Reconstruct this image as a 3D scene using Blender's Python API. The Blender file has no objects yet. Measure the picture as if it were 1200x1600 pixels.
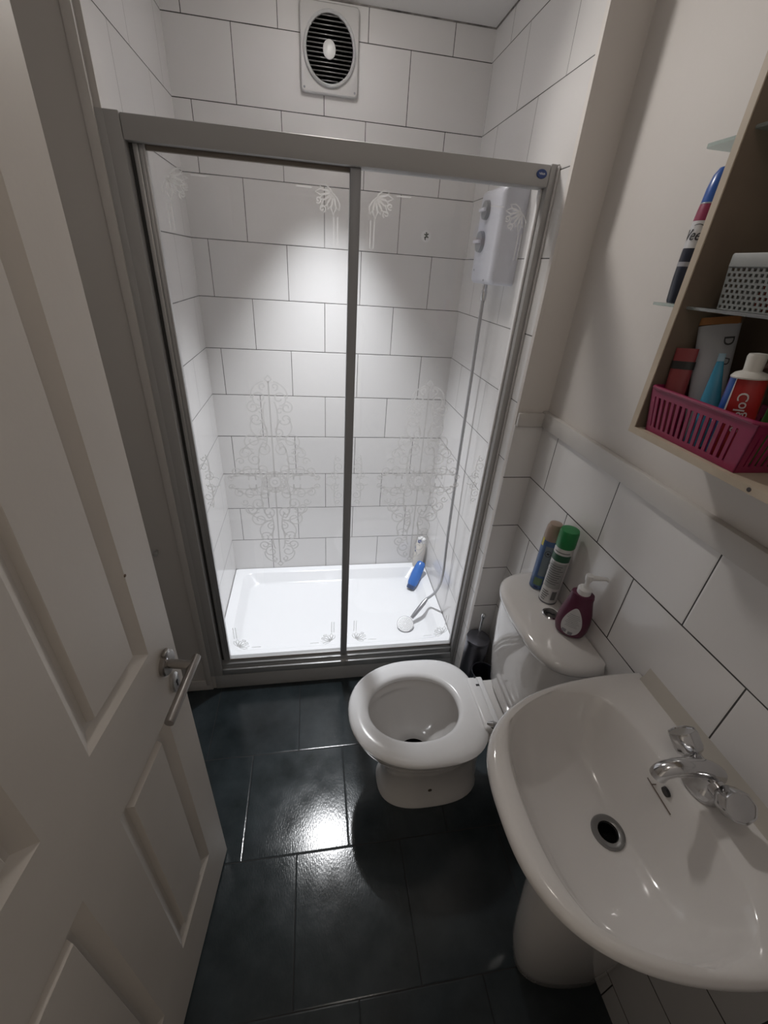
import bpy, bmesh, math, random
from mathutils import Vector, Matrix
random.seed(7)
sc = bpy.context.scene
COL = sc.collection
PI = math.pi

# ------------------------------------------------------------------ camera
cam_d = bpy.data.cameras.new('camera'); cam = bpy.data.objects.new('camera', cam_d); COL.objects.link(cam)
cam_d.sensor_fit = 'VERTICAL'; cam_d.sensor_height = 36.0; cam_d.sensor_width = 27.0
cam_d.lens = 661.694 / 1600 * 36.0
cam_d.clip_start = 0.01
PITCH, YAW, ROLL = 0.5225, 0.1878, 0.0756
cp, sp, cy, sy, cr, sr = math.cos(PITCH), math.sin(PITCH), math.cos(YAW), math.sin(YAW), math.cos(ROLL), math.sin(ROLL)
fwd = Vector((sy * cp, cy * cp, -sp)); rt = Vector((cy, -sy, 0)); up = rt.cross(fwd)
r2 = cr * rt + sr * up; u2 = -sr * rt + cr * up
m = Matrix.Identity(4)
for i in range(3):
    m[i][0] = r2[i]; m[i][1] = u2[i]; m[i][2] = -fwd[i]
m[0][3], m[1][3], m[2][3] = 0.4485, -2.0245, 1.6867
cam.matrix_world = m
sc.camera = cam

# ------------------------------------------------------------------ view, world, lights
sc.view_settings.view_transform = 'Standard'; sc.view_settings.look = 'None'
sc.view_settings.gamma = 1.0; sc.view_settings.use_curve_mapping = False
sc.view_settings.exposure = 0.07
w = bpy.data.worlds.new('world'); sc.world = w; w.use_nodes = True
w.node_tree.nodes['Background'].inputs['Color'].default_value = (1.0, 0.86, 0.72, 1)
w.node_tree.nodes['Background'].inputs['Strength'].default_value = 0.15

def light(name, kind, loc, energy, color, **k):
    d = bpy.data.lights.new(name, kind); d.energy = energy; d.color = color
    for a, b in k.items():
        if a not in ('rot',): setattr(d, a, b)
    o = bpy.data.objects.new(name, d); COL.objects.link(o); o.location = loc
    if 'rot' in k: o.rotation_euler = k['rot']
    return o
SPOT_E, SPILL_E, TILT_E, HALL_E, ROOM_E = 172.0, 0.75, 27.0, 1.8, 1.7
light('shower_downlight_beam', 'SPOT', (0.52, -0.33, 2.405), SPOT_E, (0.93, 0.96, 1.0), spot_size=math.radians(62), spot_blend=1.0, shadow_soft_size=0.022)
light('shower_downlight_spill', 'POINT', (0.52, -0.33, 2.395), SPILL_E, (1.0, 0.95, 0.90), shadow_soft_size=0.022)
tilt = light('shower_downlight_room_side', 'SPOT', (0.52, -0.33, 2.40), TILT_E, (1.0, 0.955, 0.91), spot_size=math.radians(126), spot_blend=0.9, shadow_soft_size=0.07)
tilt.rotation_euler = Vector((0.12, -0.85, -0.52)).to_track_quat('-Z', 'Y').to_euler()
light('hall_fill', 'AREA', (0.35, -2.95, 1.25), HALL_E, (1.0, 0.89, 0.77), shape='RECTANGLE', size=1.7, size_y=1.9, rot=(math.radians(90), 0, 0))  # added fill from beyond the doorway, no hall lamp is seen
light('ceiling_fill', 'POINT', (0.62, -1.82, 2.33), ROOM_E, (1.0, 0.92, 0.84), shadow_soft_size=0.06)  # added, unseen fill that lifts the room walls

# ------------------------------------------------------------------ materials
MATS = {}
def mat(name, col=(.8, .8, .8), rough=.5, metal=0.0, noise=None, bump=None, coat=0.0, spec=0.5, alpha=None, trans=0.0, sss=0.0, emit=None):
    if name in MATS: return MATS[name]
    M = bpy.data.materials.new(name); M.use_nodes = True; nt = M.node_tree; b = nt.nodes['Principled BSDF']
    b.inputs['Base Color'].default_value = (*col, 1); b.inputs['Roughness'].default_value = rough
    b.inputs['Metallic'].default_value = metal; b.inputs['Coat Weight'].default_value = coat
    b.inputs['Specular IOR Level'].default_value = spec; b.inputs['Transmission Weight'].default_value = trans
    tc = nt.nodes.new('ShaderNodeTexCoord')
    if noise:
        sc_, amt, c2 = noise
        n = nt.nodes.new('ShaderNodeTexNoise'); n.inputs['Scale'].default_value = sc_; n.inputs['Detail'].default_value = 4
        nt.links.new(tc.outputs['Object'], n.inputs['Vector'])
        mr = nt.nodes.new('ShaderNodeMapRange'); mr.inputs[1].default_value = .35; mr.inputs[2].default_value = .7; mr.inputs[4].default_value = amt
        nt.links.new(n.outputs['Fac'], mr.inputs[0])
        mx = nt.nodes.new('ShaderNodeMix'); mx.data_type = 'RGBA'
        mx.inputs[6].default_value = (*col, 1); mx.inputs[7].default_value = (*c2, 1)
        nt.links.new(mr.outputs[0], mx.inputs[0]); nt.links.new(mx.outputs[2], b.inputs['Base Color'])
    if bump:
        sc_, st, di = bump
        n = nt.nodes.new('ShaderNodeTexNoise'); n.inputs['Scale'].default_value = sc_; n.inputs['Detail'].default_value = 5
        nt.links.new(tc.outputs['Object'], n.inputs['Vector'])
        bp = nt.nodes.new('ShaderNodeBump'); bp.inputs['Strength'].default_value = st; bp.inputs['Distance'].default_value = di
        nt.links.new(n.outputs['Fac'], bp.inputs['Height']); nt.links.new(bp.outputs[0], b.inputs['Normal'])
    MATS[name] = M
    return M

def math_n(nt, op, a, b=None, c=None):
    n = nt.nodes.new('ShaderNodeMath'); n.operation = op
    for i, v in enumerate((a, b, c)):
        if v is None: continue
        if isinstance(v, (int, float)): n.inputs[i].default_value = v
        else: nt.links.new(v, n.inputs[i])
    return n.outputs[0]

def tile_mat(name, ua, va, u0, v0, tw, th, grout, tile_col, g_h, g_v, rough, par=0, cloud=None, rough_noise=None, wavy=0.0, vtop=None, plaster=None):
    M = bpy.data.materials.new(name); M.use_nodes = True; nt = M.node_tree; b = nt.nodes['Principled BSDF']
    tc = nt.nodes.new('ShaderNodeTexCoord'); sp_ = nt.nodes.new('ShaderNodeSeparateXYZ')
    nt.links.new(tc.outputs['Object'], sp_.inputs[0])
    u = sp_.outputs['XYZ'.index(ua)]; v = sp_.outputs['XYZ'.index(va)]
    r = math_n(nt, 'DIVIDE', math_n(nt, 'SUBTRACT', v0, v), th)
    row = math_n(nt, 'FLOOR', r); fr = math_n(nt, 'SUBTRACT', r, row)
    odd = math_n(nt, 'FLOORED_MODULO', math_n(nt, 'ADD', row, par), 2)
    uu = math_n(nt, 'ADD', math_n(nt, 'DIVIDE', math_n(nt, 'SUBTRACT', u, u0), tw), math_n(nt, 'MULTIPLY', odd, .5))
    cu = math_n(nt, 'FLOOR', uu); fu = math_n(nt, 'SUBTRACT', uu, cu)
    dv = math_n(nt, 'MULTIPLY', math_n(nt, 'MINIMUM', fr, math_n(nt, 'SUBTRACT', 1, fr)), th)
    du = math_n(nt, 'MULTIPLY', math_n(nt, 'MINIMUM', fu, math_n(nt, 'SUBTRACT', 1, fu)), tw)
    # the grout joint width wanders a little
    nz = nt.nodes.new('ShaderNodeTexNoise'); nz.inputs['Scale'].default_value = 9; nz.inputs['Detail'].default_value = 3
    nt.links.new(tc.outputs['Object'], nz.inputs['Vector'])
    gw = math_n(nt, 'MULTIPLY', math_n(nt, 'ADD', math_n(nt, 'MULTIPLY', nz.outputs['Fac'], .9), .55), grout / 2)
    mh = math_n(nt, 'LESS_THAN', dv, gw); mv = math_n(nt, 'LESS_THAN', du, math_n(nt, 'MULTIPLY', gw, .9))
    base = nt.nodes.new('ShaderNodeMix'); base.data_type = 'RGBA'
    if cloud:
        n2 = nt.nodes.new('ShaderNodeTexNoise'); n2.inputs['Scale'].default_value = cloud[0]; n2.inputs['Detail'].default_value = 6; n2.inputs['Roughness'].default_value = .6
        nt.links.new(tc.outputs['Object'], n2.inputs['Vector'])
        mr = nt.nodes.new('ShaderNodeMapRange'); mr.inputs[1].default_value = .3; mr.inputs[2].default_value = .72
        nt.links.new(n2.outputs['Fac'], mr.inputs[0])
        nt.links.new(mr.outputs[0], base.inputs[0]); base.inputs[7].default_value = (*cloud[1], 1)
    else:
        wn = nt.nodes.new('ShaderNodeTexWhiteNoise'); wn.noise_dimensions = '2D'
        cb = nt.nodes.new('ShaderNodeCombineXYZ'); nt.links.new(row, cb.inputs[0]); nt.links.new(cu, cb.inputs[1])
        nt.links.new(cb.outputs[0], wn.inputs['Vector'])
        nt.links.new(wn.outputs['Value'], base.inputs[0]); base.inputs[7].default_value = tuple(c * .965 for c in tile_col) + (1,)
    base.inputs[6].default_value = (*tile_col, 1)
    m1 = nt.nodes.new('ShaderNodeMix'); m1.data_type = 'RGBA'; m1.inputs[7].default_value = (*g_v, 1)
    nt.links.new(mv, m1.inputs[0]); nt.links.new(base.outputs[2], m1.inputs[6])
    m2 = nt.nodes.new('ShaderNodeMix'); m2.data_type = 'RGBA'; m2.inputs[7].default_value = (*g_h, 1)
    nt.links.new(mh, m2.inputs[0]); nt.links.new(m1.outputs[2], m2.inputs[6])
    nt.links.new(m2.outputs[2], b.inputs['Base Color'])
    mm = math_n(nt, 'MAXIMUM', mh, mv)
    rr = math_n(nt, 'ADD', rough, math_n(nt, 'MULTIPLY', mm, .5))
    if rough_noise:
        n3 = nt.nodes.new('ShaderNodeTexNoise'); n3.inputs['Scale'].default_value = rough_noise[0]; n3.inputs['Detail'].default_value = 6
        nt.links.new(tc.outputs['Object'], n3.inputs['Vector'])
        rr = math_n(nt, 'ADD', rr, math_n(nt, 'MULTIPLY', math_n(nt, 'SUBTRACT', n3.outputs['Fac'], .5), rough_noise[1]))
    nt.links.new(rr, b.inputs['Roughness'])
    edge = math_n(nt, 'MINIMUM', math_n(nt, 'MINIMUM', du, dv), grout * 1.3)
    hgt = math_n(nt, 'DIVIDE', edge, grout * 1.3)
    if wavy:
        n4 = nt.nodes.new('ShaderNodeTexNoise'); n4.inputs['Scale'].default_value = 160; n4.inputs['Detail'].default_value = 3
        mp = nt.nodes.new('ShaderNodeMapping'); mp.inputs['Scale'].default_value = (1.6, .6, 1)
        nt.links.new(tc.outputs['Object'], mp.inputs[0]); nt.links.new(mp.outputs[0], n4.inputs['Vector'])
        hgt = math_n(nt, 'ADD', hgt, math_n(nt, 'MULTIPLY', n4.outputs['Fac'], wavy))
    bp = nt.nodes.new('ShaderNodeBump'); bp.inputs['Strength'].default_value = .6; bp.inputs['Distance'].default_value = .0008
    nt.links.new(hgt, bp.inputs['Height']); nt.links.new(bp.outputs[0], b.inputs['Normal'])
    return M

def glass_mat(name, haze=.03, tint=(1, 1, 1)):
    M = bpy.data.materials.new(name); M.use_nodes = True; nt = M.node_tree; nt.nodes.remove(nt.nodes['Principled BSDF'])
    out = nt.nodes['Material Output']
    tr = nt.nodes.new('ShaderNodeBsdfTransparent'); tr.inputs[0].default_value = (*tint, 1)
    gl = nt.nodes.new('ShaderNodeBsdfGlossy'); gl.inputs['Roughness'].default_value = .01
    df = nt.nodes.new('ShaderNodeBsdfDiffuse'); df.inputs[0].default_value = (.85, .87, .9, 1)
    lw = nt.nodes.new('ShaderNodeLayerWeight'); fr = nt.nodes.new('ShaderNodeMath'); fr.operation = 'MULTIPLY_ADD'
    pw = nt.nodes.new('ShaderNodeMath'); pw.operation = 'POWER'; pw.inputs[1].default_value = 5; lw.inputs['Blend'].default_value = .5
    nt.links.new(lw.outputs['Facing'], pw.inputs[0]); nt.links.new(pw.outputs[0], fr.inputs[0]); fr.inputs[1].default_value = .9; fr.inputs[2].default_value = .035
    m1 = nt.nodes.new('ShaderNodeMixShader'); m2 = nt.nodes.new('ShaderNodeMixShader'); m1.inputs[0].default_value = haze
    nt.links.new(tr.outputs[0], m1.inputs[1]); nt.links.new(df.outputs[0], m1.inputs[2])
    nt.links.new(fr.outputs[0], m2.inputs[0]); nt.links.new(m1.outputs[0], m2.inputs[1]); nt.links.new(gl.outputs[0], m2.inputs[2])
    nt.links.new(m2.outputs[0], out.inputs[0])
    return M

TILE = (.78, .765, .757); GR = (.045, .042, .04); GRL = (.32, .31, .30)
M_back = tile_mat('white_tiles_back', 'X', 'Z', .21, 2.338, .2982, .2, .0026, TILE, GR, GR, .12)
M_left = tile_mat('white_tiles_left', 'Y', 'Z', -.39, 2.338, .302, .2, .0026, TILE, GR, GRL, .12)
M_right = tile_mat('white_tiles_right', 'Y', 'Z', -.315, 2.338, .304, .2, .0024, TILE, GR, (.16, .155, .15), .12)
M_room = tile_mat('white_tiles_room', 'Y', 'Z', -.87, 1.28, .307, .198, .0034, TILE, GR, GR, .14)
M_nib = tile_mat('white_tiles_nib', 'X', 'Z', -3.0, 1.28, 9.0, .198, .003, TILE, GR, GR, .14)
M_floor = tile_mat('dark_slate_floor', 'X', 'Y', .0221, -.6686, .3463, .3463, .0032, (.020, .027, .030), (.006, .007, .008), (.006, .007, .008), .15,
                   cloud=(7, (.040, .053, .060)), rough_noise=(14, .18), wavy=.45)
plaster = mat('cream_plaster', (.70, .665, .635), .62, bump=(40, .15, .002), noise=(1.5, .5, (.65, .615, .585)))
ceil_m = mat('white_ceiling_paint', (.72, .70, .68), .7, bump=(60, .15, .001))
paint = mat('white_gloss_paint', (.60, .575, .55), .4, bump=(90, .12, .0006))
door_paint = mat('door_paint', (.60, .56, .515), .45, bump=(120, .25, .0006), noise=(6, .4, (.54, .50, .46)))
alu = mat('grey_painted_aluminium', (.42, .415, .41), .45, metal=.0, spec=.5)
alu2 = mat('satin_aluminium', (.50, .50, .50), .33, metal=.55)
dark_gap = mat('gap_shade_dark', (.05, .05, .048), .6)
acryl = mat('white_acrylic', (.84, .845, .86), .16, coat=.3)
cer = mat('white_ceramic', (.74, .72, .705), .09, coat=.4)
seat_m = mat('white_plastic_seat', (.86, .86, .87), .2)
chrome = mat('chrome', (.62, .62, .63), .13, metal=1.0)
steel = mat('brushed_nickel', (.36, .34, .32), .32, metal=.9)
dsteel = mat('dark_steel', (.16, .16, .18), .3, metal=.9)
black = mat('black_plastic', (.012, .012, .015), .35)
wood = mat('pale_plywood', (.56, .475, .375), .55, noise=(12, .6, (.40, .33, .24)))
wood_shade = mat('plywood_shaded', (.20, .155, .115), .6, noise=(10, .7, (.15, .11, .085)))  # darker copy of the plywood, the cabinet's inner shade put into its colour
glass = glass_mat('shower_glass', .035)
shelf_glass = glass_mat('shelf_glass', .22, (.75, .85, .82))
white_pl = mat('white_plastic', (.80, .80, .80), .3)
heat_m = mat('shower_unit_plastic', (.66, .67, .74), .3)
grey_pl = mat('grey_plastic', (.27, .28, .30), .35)
paper = mat('label_paper', (.62, .62, .63), .45)
ink = mat('dark_ink', (.03, .03, .035), .5)

def etch_mat():
    M = bpy.data.materials.new('frosted_etch'); M.use_nodes = True; nt = M.node_tree; nt.nodes.remove(nt.nodes['Principled BSDF'])
    tr = nt.nodes.new('ShaderNodeBsdfTransparent'); df = nt.nodes.new('ShaderNodeBsdfDiffuse'); df.inputs[0].default_value = (.62, .61, .60, 1)
    mx = nt.nodes.new('ShaderNodeMixShader'); mx.inputs[0].default_value = .62
    df.inputs[0].default_value = (.85, .84, .83, 1); tl = nt.nodes.new('ShaderNodeBsdfTranslucent'); tl.inputs[0].default_value = (.85, .84, .83, 1)
    m0 = nt.nodes.new('ShaderNodeMixShader'); m0.inputs[0].default_value = .55
    nt.links.new(df.outputs[0], m0.inputs[1]); nt.links.new(tl.outputs[0], m0.inputs[2])
    nt.links.new(tr.outputs[0], mx.inputs[1]); nt.links.new(m0.outputs[0], mx.inputs[2]); nt.links.new(mx.outputs[0], nt.nodes['Material Output'].inputs[0])
    return M
etch = etch_mat()

# ------------------------------------------------------------------ mesh helpers
class B:
    def __init__(s): s.bm = bmesh.new()
    def merge(s, t, mi=None):
        if mi is not None:
            for f in t.faces: f.material_index = mi
        me = bpy.data.meshes.new('tmp'); t.to_mesh(me); t.free(); s.bm.from_mesh(me); bpy.data.meshes.remove(me)
    def box(s, x0, x1, y0, y1, z0, z1, bev=0.0, mi=0, seg=2, M=None):
        t = bmesh.new(); bmesh.ops.create_cube(t, size=1)
        for v in t.verts: v.co = Vector((x0 + (v.co.x + .5) * (x1 - x0), y0 + (v.co.y + .5) * (y1 - y0), z0 + (v.co.z + .5) * (z1 - z0)))
        if bev: bmesh.ops.bevel(t, geom=t.edges[:], offset=bev, segments=seg, profile=.5, affect='EDGES')
        if M: t.transform(M)
        s.merge(t, mi); return s
    def loft(s, rings, cap0=True, cap1=True, mi=0, closed=True):
        t = bmesh.new(); R = [[t.verts.new(p) for p in r] for r in rings]; n = len(R[0])
        for a, b in zip(R, R[1:]):
            for i in range(n if closed else n - 1):
                j = (i + 1) % n
                try: t.faces.new((a[i], a[j], b[j], b[i]))
                except ValueError: pass
        if cap0: t.faces.new(R[0][::-1])
        if cap1: t.faces.new(R[-1])
        bmesh.ops.recalc_face_normals(t, faces=t.faces[:])
        s.merge(t, mi); return s
    def lathe(s, prof, c=(0, 0, 0), M=None, seg=32, sx=1, sy=1, mi=0, cap=True):
        """prof: (r, z) list; M: matrix taking local z to the axis"""
        M = M or Matrix.Identity(4); c = Vector(c); rings = []
        for r, z in prof:
            rings.append([c + (M @ Vector((max(r, 1e-5) * sx * math.cos(2 * PI * i / seg), max(r, 1e-5) * sy * math.sin(2 * PI * i / seg), z))) for i in range(seg)])
        s.loft(rings, cap, cap, mi); return s
    def tube(s, pts, r, seg=12, mi=0, cap=True):
        pts = [Vector(p) for p in pts]; rr = r if isinstance(r, (list, tuple)) else [r] * len(pts); rings = []
        t0 = (pts[1] - pts[0]).normalized(); ref = Vector((0, 0, 1)) if abs(t0.z) < .9 else Vector((1, 0, 0)); nrm = t0.cross(ref).normalized()
        for i, p in enumerate(pts):
            t = (pts[min(i + 1, len(pts) - 1)] - pts[max(i - 1, 0)]).normalized()
            nrm = (nrm - t * nrm.dot(t)).normalized(); bn = t.cross(nrm)
            rings.append([p + rr[i] * (math.cos(2 * PI * k / seg) * nrm + math.sin(2 * PI * k / seg) * bn) for k in range(seg)])
        s.loft(rings, cap, cap, mi); return s
    def ribbon(s, pts, wd, mapf, mi=0):
        """flat stroke through 2-D points, mapped to 3-D by mapf(u, v)"""
        t = bmesh.new(); L, R_ = [], []
        for i, p in enumerate(pts):
            a = pts[max(i - 1, 0)]; b = pts[min(i + 1, len(pts) - 1)]
            dx, dy = b[0] - a[0], b[1] - a[1]; l = math.hypot(dx, dy) or 1; nx, ny = -dy / l * wd / 2, dx / l * wd / 2
            L.append(t.verts.new(mapf(p[0] + nx, p[1] + ny))); R_.append(t.verts.new(mapf(p[0] - nx, p[1] - ny)))
        for i in range(len(pts) - 1): t.faces.new((L[i], L[i + 1], R_[i + 1], R_[i]))
        s.merge(t, mi); return s
    def patch(s, mapf, nu=10, nv=6, mi=0, inside=None):
        """grid patch mapf(u,v), u,v in 0..1"""
        t = bmesh.new(); g = [[t.verts.new(mapf(i / nu, j / nv)) for i in range(nu + 1)] for j in range(nv + 1)]
        for j in range(nv):
            for i in range(nu): t.faces.new((g[j][i], g[j][i + 1], g[j + 1][i + 1], g[j + 1][i]))
        s.merge(t, mi); return s

def root_of(o):
    while o.parent: o = o.parent
    return o
def build(name, b, mats, parent=None, origin=None, local=False, sharp=35, smooth=True):
    bm = b.bm
    if parent is not None and not local: off = Vector(root_of(parent).location)
    elif origin is not None: off = Vector(origin)
    else: off = Vector((0, 0, 0))
    for v in bm.verts: v.co -= off
    th = math.radians(sharp)
    for f in bm.faces: f.smooth = smooth
    for e in bm.edges:
        if len(e.link_faces) == 2 and e.calc_face_angle(0) > th: e.smooth = False
    me = bpy.data.meshes.new(name); bm.to_mesh(me); bm.free()
    for m_ in (mats if isinstance(mats, (list, tuple)) else [mats]): me.materials.append(m_)
    o = bpy.data.objects.new(name, me); COL.objects.link(o)
    if parent is not None: o.parent = parent
    elif origin is not None: o.location = origin
    return o
def thing(name, label, cat, loc, group=None, rotz=0):
    o = bpy.data.objects.new(name, None); COL.objects.link(o); o.location = loc; o.rotation_euler = (0, 0, rotz)
    o.empty_display_size = .05
    return tag(o, label, cat, group)
def tag(o, label, cat, group=None):
    o['label'] = label; o['category'] = cat
    if group: o['group'] = group
    return o
def struct(name, b, m_, sharp=35):
    o = build(name, b, m_, sharp=sharp); o['kind'] = 'structure'; return o

def rrect(x0, x1, y0, y1, r, z, n=6):
    P = []
    for cx, cy_, a0 in ((x1 - r, y1 - r, 0), (x0 + r, y1 - r, PI / 2), (x0 + r, y0 + r, PI), (x1 - r, y0 + r, 3 * PI / 2)):
        for k in range(n + 1):
            a = a0 + k * PI / 2 / n; P.append(Vector((cx + r * math.cos(a), cy_ + r * math.sin(a), z)))
    return P
def polar(c, inside, N, z, rmax=1.0):
    """ring of the region inside(x, y) seen from c"""
    P = []
    for i in range(N):
        a = 2 * PI * i / N; lo, hi = 0, rmax
        for _ in range(26):
            mi_ = (lo + hi) / 2
            if inside(c[0] + mi_ * math.cos(a), c[1] + mi_ * math.sin(a)): lo = mi_
            else: hi = mi_
        P.append(Vector((c[0] + lo * math.cos(a), c[1] + lo * math.sin(a), z)))
    return P
def dshape(xb, yc, a, b_, n):      # flat back at x = xb, bowed towards -x
    return lambda x, y: x <= xb and (max(xb - x, 0) / a) ** n + (abs(y - yc) / b_) ** n <= 1
def egg(xc, yc, af, ab, b_, n=2.0, nb=None):
    nb = nb or n
    return lambda x, y: ((xc - x) / af) ** n + (abs(y - yc) / b_) ** n <= 1 if x < xc else ((x - xc) / ab) ** nb + (abs(y - yc) / b_) ** nb <= 1
AX_X = Matrix.Rotation(PI / 2, 4, 'Y')      # local z -> +x
AX_NX = Matrix.Rotation(-PI / 2, 4, 'Y')    # local z -> -x
AX_NY = Matrix.Rotation(PI / 2, 4, 'X')     # local z -> -y

def text_bm(body, size, shear=0.0):
    cu = bpy.data.curves.new('t', 'FONT'); cu.body = body; cu.size = size; cu.shear = shear; cu.resolution_u = 3
    cu.align_x = 'CENTER'; cu.align_y = 'CENTER'
    o = bpy.data.objects.new('t', cu); COL.objects.link(o)
    bpy.context.view_layer.update()
    dg = bpy.context.evaluated_depsgraph_get(); me = bpy.data.meshes.new_from_object(o.evaluated_get(dg))
    bm = bmesh.new(); bm.from_mesh(me); bpy.data.objects.remove(o); bpy.data.curves.remove(cu); bpy.data.meshes.remove(me)
    bmesh.ops.triangulate(bm, faces=bm.faces[:])
    return bm
def add_text(b, body, size, mapf, shear=0.0, mi=0, sub=False, bold=0.0):
    t = text_bm(body, size, shear)
    if bold:
        # a second, shifted copy thickens the strokes
        t2 = t.copy()
        for v in t2.verts: v.co.x += bold
        me = bpy.data.meshes.new('x'); t2.to_mesh(me); t2.free(); t.from_mesh(me); bpy.data.meshes.remove(me)
    for v in t.verts: v.co = Vector(mapf(v.co.x, v.co.y))
    b.merge(t, mi)

# ================================================================== THE SETTING
XR, ZC, YN, YL = 1.20, 2.425, -.77, -.686
b = B(); b.box(-1.3, 1.9, -4.2, 0.1, -.06, 0); struct('floor', b, M_floor)
b = B(); b.box(-.4, 1.35, -2.10, 0.1, ZC, ZC + .06); struct('ceiling', b, ceil_m)
b = B(); b.box(-.1, 1.2, 0, .1, 0, ZC); struct('wall_back', b, M_back)
b = B(); b.box(-.012, 0, YL + .004, 0, 0, ZC); struct('wall_shower_left', b, M_left)
b = B(); b.box(1.10, 1.112, -.748, 0, 0, ZC); struct('wall_shower_right', b, M_right)
b = B(); b.box(-.40, -.012, YL, 0, 0, ZC); b.box(-.0119, 0, YL, YL + .0039, 0, ZC); struct('wall_nib_left', b, paint)
b = B(); b.box(1.112, 1.30, -.765, 0, 0, ZC); b.box(1.10, 1.1119, -.765, -.748, 0, ZC); struct('wall_nib_right', b, plaster)
b = B(); b.box(1.10, XR, YN, -.765, 0, 1.272, .0015); struct('wall_nib_tiled', b, M_nib)
b = B(); b.box(XR + .006, 1.32, -2.10, -.76, 0, ZC); struct('wall_right', b, plaster)
b = B(); b.box(XR, XR + .006, -2.10, -.765, 0, 1.28); struct('wall_right_tiled', b, M_room)
b = B(); b.box(-.40, -.30, -2.10, YL, 0, ZC); struct('wall_left', b, paint)
b = B(); b.box(-.40, -.02, -2.20, -2.10, 0, ZC); b.box(.80, 1.32, -2.20, -2.10, 0, ZC); b.box(-.02, .80, -2.20, -2.10, 2.02, ZC); struct('wall_front', b, plaster)
# dado ledge round the tiles
b = B()
b.box(XR - .012, XR + .008, -2.09, YN + .012, 1.268, 1.318, .004)
b.box(1.102, XR, YN - .010, YN + .004, 1.268, 1.312, .003)
struct('trim_1', b, paint)
b = B(); b.box(-.036, -.013, YL - .012, YL, .035, ZC, .0025); struct('trim_2', b, paint)
b = B(); b.box(1.0935, 1.0998, -.700, -.6928, .02, 1.946, .002); struct('trim_3', b, mat('white_sealant', (.62, .61, .60), .4))
# upstand strip sealing the basin to the tiles
b = B(); b.loft([[Vector((XR, y, .898)), Vector((XR - .014, y, .899)), Vector((XR - .006, y, .910)), Vector((XR, y, .934))] for y in (-2.02, -1.47)]); struct('trim_4', b, mat('yellowed_strip', (.56, .525, .47), .4))
b = B(); b.box(-.30, -.013, YL - .008, YL, 0, .06, .003); struct('baseboard_left', b, paint)
b = B(); b.box(0, 1.10, -.0035, 0, ZC - .0035, ZC); b.box(1.0965, 1.10, -.748, -.0035, ZC - .0035, ZC); b.box(0, .0035, YL, -.0035, ZC - .0035, ZC); struct('trim_6', b, mat('mouldy_sealant', (.30, .28, .26), .7, noise=(22, 1.0, (.035, .033, .03))))

# ================================================================== DOOR
E0 = Vector((.146, -1.325, 0)); ANG = math.atan2(-.992, -.125)
dr_ = thing('door_1', '', '', E0, rotz=ANG)
for k in ('label', 'category'): del dr_[k]
dr_['kind'] = 'structure'
def door_panel():
    b = B(); U = [0, .09, .283, .39, .583, .673]; Zs = [.012, .212, .843, 1.028, 1.87, 1.975]
    t = bmesh.new()
    def q(*p): t.faces.new([t.verts.new(x) for x in p])
    for i in range(5):
        for j in range(5):
            u0, u1, z0, z1 = U[i], U[i + 1], Zs[j], Zs[j + 1]
            if i in (1, 3) and j in (1, 3):
                prof = [(0, 0), (.002, -.0015), (.024, -.0125), (.033, -.0135), (.037, -.003), (.038, -.002)]
                for (a, da), (c, dc) in zip(prof, prof[1:]):
                    A = [(u0 + a, da, z0 + a), (u1 - a, da, z0 + a), (u1 - a, da, z1 - a), (u0 + a, da, z1 - a)]
                    C = [(u0 + c, dc, z0 + c), (u1 - c, dc, z0 + c), (u1 - c, dc, z1 - c), (u0 + c, dc, z1 - c)]
                    for k in range(4): q(A[k], A[(k + 1) % 4], C[(k + 1) % 4], C[k])
                a, da = prof[-1]; q((u0 + a, da, z0 + a), (u1 - a, da, z0 + a), (u1 - a, da, z1 - a), (u0 + a, da, z1 - a))
            else: q((u0, 0, z0), (u1, 0, z0), (u1, 0, z1), (u0, 0, z1))
    a, b_, c, d = (0, 0, .012), (.673, 0, .012), (.673, 0, 1.975), (0, 0, 1.975)
    A, B_, C, D = [(x, -.035, z) for x, y, z in (a, b_, c, d)]
    q(a, A, B_, b_); q(b_, B_, C, c); q(c, C, D, d); q(d, D, A, a); q(A, D, C, B_)
    bmesh.ops.remove_doubles(t, verts=t.verts[:], dist=1e-5); bmesh.ops.recalc_face_normals(t, faces=t.faces[:])
    b.merge(t); return b
leaf = build('door_leaf', door_panel(), door_paint, dr_, local=True, sharp=12)
AY = Matrix.Rotation(-PI / 2, 4, 'X')   # local z -> +y
b = B(); b.lathe([(.027, 0), (.027, .007), (.024, .0095), (.012, .010)], (.049, 0, .957), AY, 32)
b.box(.040, .060, .002, .011, .978, .992, .003)
rose = build('handle_rose', b, steel, dr_, local=True)
for dz in (.019, -.019):
    b = B(); b.lathe([(.0045, 0), (.0045, .0015), (.003, .002)], (.049 + dz * .5, .0098, .957 + dz), AY, 12); build('screw', b, chrome, rose, local=True)
b = B(); b.tube([(.049, .008, .955), (.049, .045, .952), (.0485, .053, .952)], .0095, 20)
b.tube([(.026, .055, .951), (.031, .055, .951), (.172, .058, .949), (.176, .058, .949)], [.0085, .0092, .0092, .0085], 20)
build('lever', b, steel, dr_, local=True)
b = B(); b.lathe([(.019, 0), (.019, .006), (.016, .0085), (.004, .0088)], (.040, 0, .886), AY, 32, sx=.82, sy=1.45)
esc = build('escutcheon', b, mat('pale_nickel', (.55, .54, .53), .3, metal=.7), dr_, local=True)
b = B(); b.lathe([(.0042, 0), (.0042, .0006)], (.040, .0088, .890), AY, 16); b.box(.0385, .0415, .0088, .0096, .876, .890)
build('keyhole', b, black, esc, local=True)
b = B(); b.box(-.0012, .0005, -.028, -.008, .88, 1.03, .0004); build('latch_plate', b, steel, dr_, local=True)
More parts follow.
